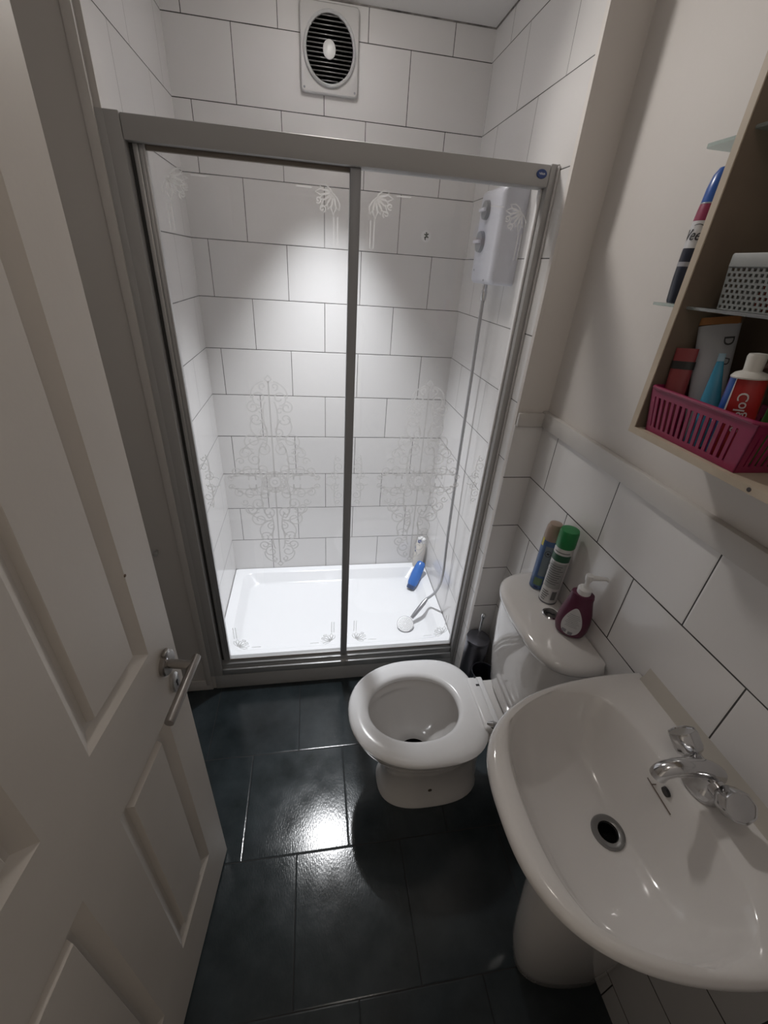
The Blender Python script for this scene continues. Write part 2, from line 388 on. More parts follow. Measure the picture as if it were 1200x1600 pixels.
b = B(); b.lathe([(.003, 0), (.0025, .001)], (.089, 0, 1.215), AY, 10); build('nail_head', b, mat('rusty', (.12, .07, .04), .6), dr_, local=True)
for z in (.25, 1.0, 1.75):
    b = B(); b.tube([(.678, .004, z - .04), (.678, .004, z + .04)], .005, 10); build('hinge', b, steel, dr_, local=True)

# door lining round the doorway
b = B(); b.box(-.02, .005, -2.21, -2.09, 0, 2.02, .002); b.box(.775, .80, -2.21, -2.09, 0, 2.02, .002); b.box(-.02, .80, -2.21, -2.09, 1.995, 2.02, .002)
struct('trim_5', b, paint)

b = B(); b.lathe([(.004, 0), (.004, .012), (.009, .016), (.009, .024), (.004, .027)], (-.108, YL, .76), AX_NY, 16)
o = build('wall_hook', b, mat('grey_knob', (.42, .42, .41), .4), origin=(-.108, YL, .76)); tag(o, 'small grey round hook on the painted wall left of the shower', 'hook')

# ================================================================== SHOWER TRAY
tray = thing('shower_tray', 'white acrylic shower tray behind the sliding glass doors', 'shower tray', (.55, -.33, 0))
b = B(); Z1 = .1416
R = [rrect(.001, 1.099, -.640, -.001, .01, .0842), rrect(.001, 1.099, -.640, -.001, .01, Z1 - .004), rrect(.004, 1.096, -.637, -.004, .01, Z1),
     rrect(.048, 1.052, -.612, -.040, .05, Z1), rrect(.054, 1.046, -.606, -.046, .05, Z1 - .004), rrect(.082, 1.018, -.578, -.075, .06, .096), rrect(.098, 1.002, -.560, -.092, .06, .089),
     rrect(.25, .85, -.45, -.20, .05, .0875), rrect(.50, .60, -.36, -.30, .02, .0865)]
b.loft(R, True, True); build('tray', b, acryl, tray)
b = B(); b.box(.001, 1.0995, -.690, -.600, 0, .084, .003); build('riser', b, mat('grey_white_riser', (.44, .44, .44), .35), tray)

# ================================================================== SHOWER SCREEN
scr = thing('shower_screen', 'grey framed shower screen with two etched sliding glass panels', 'shower screen', (.55, -.67, .085))
for (x0, x1) in ((-.014, .036), (1.077, 1.0995)):
    b = B(); b.box(max(x0, .001), min(x1, 1.0995), -.692, -.642, .0845, 1.950, .003)
    if x0 < .5: b.box(-.016, .004, -.6925, -.6865, .0845, 1.950, .002)
    else: b.box(1.0955, 1.0997, -.6925, -.690, .0845, 1.950, .0008)
    build('jamb', b, alu, scr)
b = B(); b.box(.0365, 1.0765, -.692, -.638, 1.899, 1.947, .003); head = build('header_rail', b, alu, scr)
b = B(); b.lathe([(.0125, 0), (.0125, .0015), (.011, .0028)], (1.054, -.692, 1.926), AX_NY, 32, sx=1.15, sy=.82)
badge = build('badge', b, mat('badge_blue', (.035, .07, .22), .3), scr); badge['label'] = 'blue oval maker badge'
b = B()
b.ribbon([(-.008 + i * .0008, .0022 * math.sin(i * 1.15) * (1 if i % 7 else 1.6)) for i in range(21)], .0011, lambda u, v: Vector((1.054 + u, -.6955, 1.926 + v)))
build('badge_writing', b, white_pl, badge)
b = B(); b.box(.0365, 1.0765, -.668, -.641, .142, .153, .002); b.box(.0365, 1.0765, -.680, -.641, .118, .142, .002); b.box(.0365, 1.0765, -.691, -.641, .085, .118, .003)
build('bottom_rail', b, alu2, scr)
def scroll(cx, cz, r, turns, a0, d=1, n=22, inner=.25):
    return [(cx + r * (1 - (1 - inner) * i / n) * math.cos(a0 + d * 2 * PI * turns * i / n), cz + r * (1 - (1 - inner) * i / n) * math.sin(a0 + d * 2 * PI * turns * i / n)) for i in range(n + 1)]
def arc(cx, cz, rx, rz, a0, a1, n=14):
    return [(cx + rx * math.cos(a0 + (a1 - a0) * i / n), cz + rz * math.sin(a0 + (a1 - a0) * i / n)) for i in range(n + 1)]
Q = PI / 2
quad = []
for (cx, cz, r, t, a, d) in [(.030, .292, .024, 1.2, -Q, 1), (.052, .262, .020, 1.3, Q, -1), (.046, .225, .022, 1.2, PI, 1), (.022, .180, .016, 1.2, -Q, 1),
                             (.062, .150, .030, 1.4, -Q, 1), (.030, .120, .024, 1.3, Q, 1), (.090, .105, .024, 1.2, PI, -1), (.060, .085, .024, 1.4, Q, -1),
                             (.040, .048, .022, 1.1, -Q, -1), (.085, .045, .024, 1.3, PI, 1), (.122, .040, .018, 1.3, -Q, 1), (.146, .018, .011, 1.2, PI, 1), (.107, .078, .014, 1.1, 0, 1),
                             (.030, .250, .012, 1.0, 0, 1), (.018, .328, .012, 1.0, -Q, 1)]:
    quad.append(scroll(cx, cz, r, t, a, d))
quad += [arc(.0, .30, .055, .045, -.2, 1.3), arc(0, .20, .065, .05, -1.3, .6), arc(.0, .10, .10, .06, .1, 1.4), arc(.07, .02, .06, .03, 0, PI), arc(.02, .06, .03, .09, -1.2, 1.3), arc(.10, .015, .05, .012, .2, 3.0),
         arc(.035, .17, .02, .05, 1.6, 4.4), arc(.012, .235, .01, .045, -1.5, 1.5), [(.0, .02), (.0, .12), (.0, .22), (.0, .345)], [(.0, .34), (.010, .350), (.0, .362)], arc(.052, .01, .012, .03, 0, PI), arc(.075, .008, .012, .026, 0, PI)]
center_extra = [arc(0, 0, .020, .022, 0, 2 * PI, 24), arc(0, 0, .036, .040, 0, 2 * PI, 28), arc(0, 0, .008, .008, 0, 2 * PI, 12)]
for k in range(12):
    a = k * PI / 6; center_extra.append(arc(.028 * math.cos(a), .031 * math.sin(a), .006, .006, 0, 2 * PI, 8))
side = [scroll(.0, .055, .018, 1.3, -Q, 1), scroll(.012, .022, .017, 1.3, Q, -1), scroll(.004, .086, .010, 1.1, PI, 1), arc(.02, .01, .022, .008, 0, PI), arc(.008, .05, .008, .05, -1.4, 1.4)]
corner = []
for k in range(7):
    a = -.35 + k * (Q + .7) / 6; c_, s_ = math.cos(a), math.sin(a); L_ = .048 if k % 2 else .040
    corner.append([(.006 * c_, .006 * s_)] + [(L_ * t * c_ - w_ * s_, L_ * t * s_ + w_ * c_) for t, w_ in ((.35, .004), (.7, .0065), (1, 0), (.7, -.0065), (.35, -.004))] + [(.006 * c_, .006 * s_)])
corner += [[(-.010, .052), (-.010, .115), (0, .115), (0, .052)], [(.056, -.006), (.095, -.006)], scroll(.006, .006, .009, 1.2, 0), scroll(.030, .036, .009, 1.2, 2), scroll(.040, .018, .008, 1.2, 1)]
def etching(x0, x1, cx, yface, parent):
    mp = lambda u, v: Vector((u, yface, v))
    def one(f):
        b = B(); f(b); build('etched_ornament', b, etch, parent, smooth=False)
    def centre(b):
        for sx in (1, -1):
            for sz in (1, -1):
                for s_ in quad: b.ribbon([(cx + sx * p[0], 1.018 + sz * p[1]) for p in s_], .0046, mp)
        for s_ in center_extra: b.ribbon([(cx + p[0], 1.018 + p[1]) for p in s_], .0046, mp)
    one(centre)
    for ex, sx in ((x0 + .018, 1), (x1 - .018, -1)):
        def side_f(b):
            for sz in (1, -1):
                for s_ in side: b.ribbon([(ex + sx * p[0], 1.02 + sz * p[1]) for p in s_], .003, mp)
        one(side_f)
    for ex, sx in ((x0 + .040, 1), (x1 - .040, -1)):
        for ez, sz in ((.225, 1), (1.845, -1)):
            def corner_f(b):
                for s_ in corner: b.ribbon([(ex + sx * p[0], ez + sz * p[1]) for p in s_], .0028, mp)
            one(corner_f)
for (x0, x1, cx, yy) in ((.071, .553, .315, -.664), (.581, 1.0725, .827, -.664)):
    b = B(); b.box(x0 - .004, x1 + .002, yy, yy + .004, .150, 1.902)
    gp = build('glass_panel', b, glass, scr)
    etching(x0, x1, cx, yy - .0006, gp)
    if x0 < .3:
        b = B(); b.box(.0465, .058, -.672, -.650, .152, 1.899, .002); b.box(.058, .066, -.668, -.652, .152, 1.899, .0015); b.box(.066, .073, -.670, -.652, .152, 1.899, .0015)
        build('frame_stile', b, alu2, gp)
        b = B(); b.box(.553, .581, -.676, -.650, .150, 1.899, .003); build('frame_stile', b, mat('mullion_grey', (.33, .335, .35), .4), gp)
    else:
        b = B(); b.box(1.0705, 1.0765, -.668, -.652, .152, 1.899, .001); build('frame_stile', b, white_pl, gp)
b = B(); b.box(.0362, .0466, -.664, -.642, .153, 1.899); build('gap_shade', b, dark_gap, scr)  # dark strip standing in for the shaded gap beside the left jamb
b = B(); b.box(.073, .553, -.6655, -.652, 1.889, 1.899, .001); build('brush_seal', b, mat('seal_brown', (.20, .17, .14), .6), scr)
b = B(); b.box(.073, 1.078, -.669, -.665, .1531, .1565, .001); build('grime_line', b, mat('brown_grime', (.10, .07, .05), .7), scr)

# ================================================================== EXTRACTOR FAN
fan = thing('extractor_fan', 'square white extractor fan with round louvred grille on the tiled back wall', 'fan', (.527, 0, 2.30))
fx, fz = .5275, 2.302
b = B()
R0 = [Vector((fx + p.x, -.001, fz + p.y)) for p in rrect(-.097, .097, -.110, .110, .012, 0)]
R1 = [Vector((p.x, -.014, p.z)) for p in R0]; R2 = [Vector((fx + (p.x - fx) * .97, -.018, fz + (p.z - fz) * .97)) for p in R0]
b.loft([R0, R1, R2]); build('plate', b, mat('fan_plastic', (.56, .55, .54), .3), fan)
def ell(rx, rz, y, n=48): return [Vector((fx + rx * math.cos(2 * PI * i / n), y, fz + rz * math.sin(2 * PI * i / n))) for i in range(n)]
b = B(); b.loft([ell(.088, .094, -.0175), ell(.087, .093, -.026), ell(.083, .089, -.028), ell(.078, .084, -.024), ell(.077, .083, -.0178)], False, False); build('grille_ring', b, mat('clear_ring', (.62, .62, .62), .12, metal=.3), fan)
b = B(); b.loft([ell(.077, .083, -.0182), ell(.005, .005, -.0182)], True, False); build('duct_opening', b, mat('fan_dark', (.02, .02, .02), .6), fan)
for i in range(15):
    z = -.077 + i * .011; hw = .077 * math.sqrt(max(0, 1 - (z / .083) ** 2))
    b = B(); b.box(fx - hw, fx + hw, -.0255, -.020, fz + z - .0016, fz + z + .0016, .0006); build('louvre', b, mat('louvre_grey', (.10, .10, .098), .35), fan)
b = B(); b.lathe([(.021, 0), (.021, .004), (.016, .007), (.003, .008)], (fx - .002, -.0257, fz - .002), AX_NY, 24, sy=1.15); build('hub', b, mat('hub_white', (.66, .66, .65), .3), fan)
for sx, sz in ((-1, -1), (1, -1)):
    b = B(); b.lathe([(.004, 0), (.003, .001)], (fx + sx * .086, -.0175, fz + sz * .098), AX_NY, 12); build('screw', b, grey_pl, fan)

# sticker
stk = thing('tile_sticker', 'round white sticker with a small dark figure on the back tiles', 'sticker', (.922, 0, 1.809))
b = B(); b.lathe([(.0215, 0), (.0215, .0008), (.020, .0012)], (.922, 0, 1.809), AX_NY, 28); build('disc', b, white_pl, stk)
b = B(); mp = lambda u, v: Vector((.922 + u, -.0016, 1.809 + v))
for s_ in ([(-.002, -.004), (.001, .002), (.000, .010)], [(-.009, .006), (-.003, .004), (.003, .005), (.009, .008)], [(-.008, -.006), (-.002, -.003), (.004, -.002), (.009, -.005)], [(-.002, -.004), (-.005, -.011), (-.001, -.013)], [(.002, .010), (-.003, .012)]):
    b.ribbon(s_, .0048, mp)
build('printed_figure', b, mat('sticker_ink', (.05, .065, .05), .5), stk)

# ================================================================== ELECTRIC SHOWER
es = thing('electric_shower', 'white electric shower unit with two grey dials on the right tiled wall', 'electric shower', (1.10, -.44, 1.66))
b = B(); rings = []
for (x, iy, iz, bl) in ((1.099, 0, 0, .012), (1.032, 0, 0, .012), (1.022, .006, .006, .016), (1.018, .016, .014, .016)):
    y0, y1, z0, z1 = -.540 + iy, -.340 - iy, 1.660 + iz, 1.925 - iz
    rings.append([Vector((x, p.x, p.y)) for p in rrect(y0, y1, z0, z1, bl, 0)])
b.loft(rings); build('casing', b, heat_m, es)
for (y, z, r) in ((-.420, 1.868, .027), (-.408, 1.782, .031)):
    b = B(); b.lathe([(r, 0), (r * .95, .012), (r * .5, .015), (.003, .015)], (1.0185, y, z), AX_NX, 32); dl = build('dial', b, grey_pl, es)
    b = B(); b.box(.996, 1.006, y - r * .9, y + r * .9, z - .005, z + .005, .003); build('grip', b, heat_m, dl)
for (y, z) in ((-.375, 1.890), (-.375, 1.700), (-.48, 1.672)):
    b = B(); b.lathe([(.004, 0), (.003, .0012)], (1.0185, y, z), AX_NX, 10); build('indicator', b, grey_pl, es)
hose_pts = [(1.062, -.392, 1.640), (1.062, -.394, 1.50), (1.064, -.398, 1.336), (1.064, -.404, 1.15), (1.064, -.410, .988), (1.062, -.425, .80), (1.061, -.440, .618), (1.062, -.450, .50), (1.064, -.452, .42), (1.062, -.444, .34), (1.052, -.425, .27), (1.038, -.405, .225), (1.022, -.392, .195)]
def smooth_path(P, k=5):
    P = [Vector(p) for p in P]; out = []
    for i in range(len(P) - 1):
        p0, p1, p2, p3 = P[max(i - 1, 0)], P[i], P[i + 1], P[min(i + 2, len(P) - 1)]
        for j in range(k):
            t = j / k; out.append(.5 * ((2 * p1) + (-p0 + p2) * t + (2 * p0 - 5 * p1 + 4 * p2 - p3) * t * t + (-p0 + 3 * p1 - 3 * p2 + p3) * t ** 3))
    return out + [P[-1]]
hp = smooth_path(hose_pts, 16)
b = B(); b.tube(hp, [.0062 + (.0007 if i % 2 else 0) for i in range(len(hp))], 12)
hose = build('shower_hose', b, mat('hose_silver', (.42, .42, .43), .3, metal=.6), es)
b = B(); b.lathe([(.0085, -.035), (.0105, -.03), (.0105, -.004), (.009, 0), (.009, .02)], (1.062, -.392, 1.642), None, 16); build('hose_nut', b, chrome, es)
# hand shower
hs = thing('hand_shower', 'chrome hand shower with round white spray face lying in the tray', 'shower head', (.905, -.470, .086))
hA, hB = Vector((1.022, -.392, .195)), Vector((.935, -.452, .125))
b = B(); b.tube([hA, hA.lerp(hB, .12), hA.lerp(hB, .2), hA.lerp(hB, .8), hB], [.0085, .010, .0125, .0115, .009], 16); build('handle', b, mat('handle_grey', (.36, .36, .38), .28, metal=.6), hs)
nrm = Vector((-.10, -.42, .90)).normalized(); Mh = nrm.to_track_quat('Z', 'Y').to_matrix().to_4x4(); hc = Vector((.898, -.476, .108))
b = B(); b.lathe([(.010, -.020), (.030, -.015), (.041, -.006), (.0425, .000), (.0425, .004), (.041, .0055)], hc, Mh, 36); build('head_shell', b, mat('head_chrome', (.55, .55, .56), .2, metal=.7), hs)
b = B(); b.lathe([(.0385, .0052), (.038, .0068), (.002, .0075)], hc, Mh, 36); face = build('spray_face', b, white_pl, hs)
b = B()
for rr_, n in ((.032, 24), (.024, 16), (.016, 12), (.009, 8)):
    for k in range(n):
        a = 2 * PI * (k + .5 * (n % 16 == 0)) / n; b.lathe([(.0022, .007), (.0016, .0095)], hc + Mh @ Vector((rr_ * math.cos(a), rr_ * math.sin(a), 0)), Mh, 6)
nz = build('nozzles', b, grey_pl, face)

# bottles in the tray
def oval_bottle(name, prof, mats_, c, M, sx, sy, label, cat, parts, group=None):
    t = thing(name, label, cat, c, group)
    for nm, pr, m_ in parts:
        b = B(); b.lathe(pr, c, M, 28, sx=sx, sy=sy); build(nm, b, m_, t)
    return t
Mi = Matrix.Rotation(.05, 4, 'Y') @ Matrix.Rotation(-.5, 4, 'Z')
c = Vector((1.052, -.040, .142))
cream = mat('cream_bottle', (.70, .66, .60), .35)
t = oval_bottle('shampoo_bottle', None, None, c, Mi, 1.0, .62, 'cream shampoo bottle standing upright in the far right tray corner', 'bottle',
    [('body', [(.026, .0), (.030, .006), (.031, .05), (.033, .11), (.029, .15), (.024, .172)], cream), ('cap', [(.0245, .172), (.025, .176), (.023, .200), (.016, .205)], white_pl)])
b = B()
def bpatch(c, M, sx, sy, prof, a, z, off=.0006):
    for (r0, z0), (r1, z1) in zip(prof, prof[1:]):
        if z0 <= z <= z1: r = r0 + (r1 - r0) * (z - z0) / max(z1 - z0, 1e-6); break
    else: r = prof[-1][0]
    return Vector(c) + M @ Vector(((r + off) * sx * math.cos(a), (r + off) * sy * math.sin(a), z))
PB = [(.026, .0), (.030, .006), (.031, .05), (.033, .11), (.029, .15), (.0245, .172), (.025, .176), (.023, .2)]
for (a0, a1, z0, z1) in ((3.9, 4.6, .172, .192), (3.6, 3.9, .120, .140), (3.8, 4.1, .105, .118), (4.5, 4.9, .182, .196)):
    b = B(); b.patch(lambda u, v: bpatch(c, Mi, 1, .62, PB, a0 + (a1 - a0) * u, z0 + (z1 - z0) * v, .0012), 5, 3)
    build('blue_print', b, mat('navy_print', (.06, .09, .25), .4), t)
# blue bottle leaning
pA, pB = Vector((.985, -.190, .103)), Vector((1.066, -.100, .235)); ax = (pB - pA).normalized(); Lb = (pB - pA).length
Mb = ax.to_track_quat('Z', 'Y').to_matrix().to_4x4() @ Matrix.Rotation(.25, 4, 'Z')
blue = mat('blue_bottle', (.045, .16, .50), .25, trans=.0); navy = mat('navy_cap', (.04, .07, .17), .3)
t = thing('shower_gel_bottle', 'bright blue shower gel bottle leaning on the right wall of the tray', 'bottle', pA)
PG = [(.024, .016), (.029, .03), (.031, .08), (.028, .13), (.024, .155), (.016, .163)]
b = B(); b.lathe(PG, pA, Mb, 28, sx=1.0, sy=.68); build('body', b, blue, t)
b = B(); b.lathe([(.020, -.006), (.0235, -.002), (.0245, .016)], pA, Mb, 28, sx=1, sy=.68); build('cap', b, navy, t)
b = B()
for (a0, a1, z0, z1) in ((-2.5, -1.9, .03, .045), (-2.4, -1.75, .052, .072)):
    b.patch(lambda u, v: bpatch(pA, Mb, 1, .68, PG, a0 + (a1 - a0) * u, z0 + (z1 - z0) * v, .001), 6, 3)
build('dark_print', b, navy, t)
b = B(); b.patch(lambda u, v: bpatch(pA, Mb, 1, .68, PG, -2.3 + .8 * u, .080 + .012 * v, .001), 6, 3)
b.patch(lambda u, v: bpatch(pA, Mb, 1, .68, PG, -2.25 + .5 * u, .110 + .008 * v, .001), 6, 3); build('pale_print', b, mat('cyan_print', (.25, .62, .85), .3), t)

# ================================================================== TOILET
TY = -1.165
toi = thing('toilet', 'white ceramic close-coupled toilet with the seat down and no lid', 'toilet', (.86, TY, 0))
cen = (.80, TY); N = 72
def ring(fn, z, c=cen): return polar(c, fn, N, z, .6)
b = B()
outer = [(egg(.84, TY, .178, .205, .112, 2.6), 0), (egg(.84, TY, .180, .205, .113, 2.6), .010), (egg(.84, TY, .166, .20, .102, 2.5), .03), (egg(.84, TY, .158, .195, .097, 2.4), .12), (egg(.83, TY, .175, .20, .105, 2.3), .20),
         (egg(.81, TY, .205, .215, .130, 2.2), .27), (egg(.80, TY, .225, .225, .158, 2.2), .33), (egg(.80, TY, .240, .228, .178, 2.2), .375), (egg(.80, TY, .243, .23, .181, 2.2), .395), (egg(.80, TY, .238, .228, .177, 2.2), .402)]
inner = [(egg(.785, TY, .185, .155, .128, 2.1), .402), (egg(.785, TY, .178, .150, .122, 2.1), .392), (egg(.785, TY, .180, .152, .126, 2.1), .36), (egg(.785, TY, .165, .140, .118, 2.0), .31), (egg(.79, TY, .125, .115, .095, 2.0), .25), (egg(.79, TY, .080, .080, .066, 2), .205), (egg(.79, TY, .055, .052, .046, 2), .17), (egg(.79, TY, .048, .046, .040, 2), .13)]
b.loft([ring(f, z) for f, z in outer + inner], True, True)
b.box(.985, 1.197, TY - .105, TY + .105, .345, .403, .015, seg=3)
build('pan', b, cer, toi, sharp=50)
b = B(); b.loft([ring(egg(.79, TY, .0555, .0525, .0465, 2), .1712), ring(egg(.80, TY, .006, .006, .006, 2), .1712)], True, False)
build('water', b, mat('pan_water', (.03, .028, .022), .05), toi)
b = B()
so = lambda z, k: ring(egg(.785, TY, .240 - k, .215 - k, .197 - k, 2.15, 3.0), z)
si = lambda z, k: ring(egg(.765, TY, .155 + k, .150 + k, .119 + k, 2.05, 2.2), z)
L_ = [si(.410, .004), si(.414, -.001), si(.424, -.001), si(.431, .004), si(.4345, .014), so(.4345, .030), so(.432, .016), so(.427, .006), so(.419, .0), so(.410, .002), so(.406, .008)]
b.loft(L_ + [L_[0]], False, False)
seat = build('seat', b, seat_m, toi, sharp=50)
b = B(); b.box(.972, 1.012, TY - .108, TY + .088, .404, .441, .008, seg=3); b.box(1.012, 1.036, TY - .10, TY + .10, .403, .425, .006, seg=3); build('hinge_block', b, seat_m, toi)
for y, s_ in ((TY + .085, .004), (TY + .052, .006)):
    b = B(); b.box(1.002 - s_, 1.002 + s_, y - .004, y + .004, .4408, .4415); build('hinge_slot', b, ink, toi)
b = B(); b.tube([(.985, TY - .090, .437), (1.000, TY - .098, .441), (1.022, TY - .104, .438)], [.007, .012, .009], 14); b.lathe([(.016, 0), (.016, .006), (.010, .014)], (1.018, TY - .100, .425), None, 20); b.tube([(.975, TY - .086, .437), (.987, TY - .092, .437)], [.002, .005], 10)
build('hinge', b, chrome, toi)
b = B(); b.lathe([(.0075, 0), (.007, .003), (.003, .004)], (.835, TY - .0975, .09), AX_NY, 16); build('screw_cap', b, mat('brown_screw', (.10, .08, .06), .4), toi)
# cistern
b = B()
cs = lambda xb, a_, b_, n, z: polar((1.13, TY - .008), dshape(xb, TY - .008, a_, b_, n), N, z, .5)
b.loft([cs(1.197, .125, .135, 3.4, .400), cs(1.197, .138, .155, 3.6, .43), cs(1.197, .150, .178, 3.8, .55), cs(1.197, .158, .188, 4, .70), cs(1.197, .160, .190, 4, .785)])
build('cistern', b, cer, toi, sharp=50)
b = B()
b.loft([cs(1.198, .162, .193, 3.6, .785), cs(1.199, .172, .204, 3.4, .790), cs(1.199, .176, .209, 3.3, .800), cs(1.199, .175, .208, 3.3, .812), cs(1.199, .168, .202, 3.2, .820), cs(1.197, .150, .188, 3.0, .824), cs(1.19, .06, .08, 2.5, .826)])
build('cistern_lid', b, cer, toi, sharp=50)
b = B(); b.lathe([(.025, 0), (.025, .003), (.022, .0055), (.018, .004), (.003, .004)], (1.137, -1.176, .8245), None, 32); fb = build('flush_button', b, chrome, toi)
b = B(); b.ribbon([(-.010, .007), (-.002, .003), (.002, -.003), (.010, -.007)], .004, lambda u, v: Vector((1.137 + u, -1.176 + v, .8295))); build('button_split', b, ink, fb)

# water supply pipe behind the pan
wp = thing('supply_pipe', 'reddish water supply pipe behind the toilet near the basin', 'pipe', (1.12, -1.33, 0))
b = B(); b.tube(smooth_path([(1.12, -1.335, 0), (1.12, -1.335, .12), (1.12, -1.335, .26), (1.14, -1.30, .33), (1.15, -1.28, .397)], 5), .007, 12); build('pipe', b, mat('pipe_pinkish', (.30, .17, .16), .35), wp)
b = B(); b.tube([(1.12, -1.335, .16), (1.12, -1.335, .21)], .012, 14); b.tube([(1.10, -1.335, .185), (1.085, -1.335, .185)], .010, 12); build('valve', b, chrome, wp)

# ================================================================== on the cistern
ZL = .8265
def cyl_map(c, r, a0, a1, z0, z1, off=.0004): return lambda u, v: Vector((c[0] + (r + off) * math.cos(a0 + (a1 - a0) * u), c[1] + (r + off) * math.sin(a0 + (a1 - a0) * u), c[2] + z0 + (z1 - z0) * v))
FACE = math.atan2(-2.0245 + 1.1, .4485 - 1.15)     # towards the viewer's side
c = (1.160, -1.112, ZL); r = .0262
gc = thing('spray_can', 'white spray can with green cap on the toilet cistern', 'spray can', c, 'spray cans on the toilet cistern')
b = B(); b.lathe([(.024, 0), (r, .002), (r, .004), (r, .193), (.0225, .203), (.0225, .205)], c, None, 36); build('can_body', b, mat('can_white', (.62, .62, .62), .3, metal=.2), gc)
b = B(); b.lathe([(.0225, .001), (.0268, .0), (.0268, .004), (r, .0045)], c, None, 36); build('base_rim', b, dsteel, gc)
b = B(); b.lathe([(.0262, .201), (.0272, .203), (.0268, .248), (.0248, .256), (.015, .2585), (.002, .259)], c, None, 36); build('cap', b, mat('green_cap', (.012, .20, .055), .4), gc)
b = B(); b.patch(cyl_map(c, r, FACE - 1.5, FACE + 1.1, .157, .180), 16, 2); build('green_band', b, mat('dark_green', (.02, .09, .05), .4), gc)
b = B(); b.patch(cyl_map(c, r, FACE - 1.0, FACE + .95, .060, .152), 16, 2); build('grey_label', b, mat('label_grey', (.36, .37, .37), .4), gc)
b = B(); b.patch(cyl_map(c, r, FACE - .95, FACE + .8, .187, .190, .0006), 12, 1)
for k in range(9):
    b.patch(cyl_map(c, r, FACE - .9, FACE - .9 + random.uniform(1.2, 1.75), .140 - k * .008, .1425 - k * .008, .0009), 10, 1)
b.patch(cyl_map(c, r, FACE + .25, FACE + .8, .018, .050, .0006), 6, 1)
for k in range(5): b.patch(cyl_map(c, r, FACE - 1.5, FACE - 1.5 + random.uniform(.2, .4), .05 + k * .02, .058 + k * .02, .0006), 4, 1)
for k in range(5): b.patch(cyl_map(c, r, FACE - .9, FACE - .9 + random.uniform(.5, .9), .012 + k * .008, .015 + k * .008, .0006), 6, 1)
build('small_print', b, mat('print_grey', (.14, .145, .15), .5), gc)
c = (1.158, -1.046, ZL); r = .0255
bc = thing('air_freshener_can', 'slim blue spray can with tan cap behind the green-capped can', 'spray can', c, 'spray cans on the toilet cistern')
b = B(); b.lathe([(.023, 0), (r, .002), (r, .178), (.022, .190)], c, None, 36); build('can_body', b, mat('can_blue', (.07, .13, .27), .3, metal=.2), bc)
b = B(); b.lathe([(.0245, .182), (.0250, .19), (.0225, .225), (.018, .236), (.008, .240), (.001, .2405)], c, None, 32); build('cap', b, mat('tan_cap', (.33, .25, .20), .35), bc)
b = B(); b.patch(cyl_map(c, r, FACE - .3, FACE + 1.0, .055, .165), 12, 2); build('grey_label', b, mat('bluegrey_label', (.17, .21, .24), .4), bc)
b = B(); b.patch(cyl_map(c, r, FACE - .55, FACE + .45, .018, .046), 10, 2); build('green_print', b, mat('olive_print', (.12, .20, .10), .4), bc)
b = B(); b.patch(cyl_map(c, r, FACE - 1.15, FACE - .75, .160, .188), 4, 2); build('yellow_print', b, mat('yellow_print', (.60, .50, .06), .4), bc)
b = B()
for k in range(28):
    a = FACE + .15 + .32 * math.cos(k * PI / 14); z = .140 + .010 * math.sin(k * PI / 14)
    b.patch(cyl_map(c, r, a - .03, a + .03, z - .0012, z + .0012, .0008), 1, 1)
b.patch(cyl_map(c, r, FACE - .0, FACE + .3, .137, .143, .0008), 4, 1)
build('flammable_mark', b, ink, bc)
b = B(); b.patch(cyl_map(c, r, FACE - .35, FACE + .15, .006, .014), 6, 1); build('navy_print', b, mat('navy_print2', (.02, .03, .12), .4), bc)

# soap bottle
c = Vector((1.155, -1.248, ZL)); Ms = Matrix.Rotation(math.radians(-40), 4, 'Z')
sb = thing('soap_bottle', 'maroon soap bottle with white pump and oval label on the cistern', 'soap bottle', c)
PS = [(.030, 0), (.038, .005), (.0435, .024), (.044, .050), (.0405, .080), (.034, .106), (.0305, .124), (.0305, .134), (.0285, .142), (.016, .145)]
b = B(); b.lathe(PS, c, Ms, 40, sx=1.0, sy=.72); build('body', b, mat('maroon_plastic', (.105, .018, .050), .38), sb)
b = B(); b.lathe([(.0165, .141), (.0180, .142), (.0180, .158), (.0155, .161), (.0068, .162), (.0062, .184), (.0090, .185), (.0105, .194), (.0095, .202), (.002, .204)], c, None, 28)
top = c + Vector((0, 0, .194)); nd = Vector((.55, -.30, .12)).normalized()
b.tube([top, top + nd * .02, top + nd * .040, top + nd * .048 + Vector((0, 0, -.006))], [.0078, .007, .005, .0035], 14)
build('pump', b, white_pl, sb)
la = -Q - .02   # label faces local -y
b = B(); t_ = bmesh.new()
def lab(px, pz, off):
    a = la + px / .036; return bpatch(c, Ms, 1.0, .72, PS, a, pz, off)
def labring(k, off=.0008):
    P = []
    for i in range(40):
        th_ = 2 * PI * i / 40; w_ = .0215 * (1 - .28 * math.sin(th_)); P.append(lab(k * w_ * math.cos(th_), .058 + k * .046 * math.sin(th_), off))
    return P
b.loft([labring(1), labring(.8), labring(.6), labring(.4), labring(.2), labring(.02)], False, False); lb = build('label', b, paper, sb)
b = B()
for k in range(8):
    z = .082 - k * .0055; w_ = .011 + .002 * (k % 3); b.patch(lambda u, v: lab(-w_ + 2 * w_ * u, z + .0012 * v, .0014), 8, 1)
b.patch(lambda u, v: lab(-.016 + .010 * u, .018 + .012 * v, .0014), 3, 2); b.patch(lambda u, v: lab(-.002 + .010 * u, .014 + .012 * v, .0014), 3, 2)
build('label_print', b, mat('print_mid', (.25, .25, .28), .5), lb)

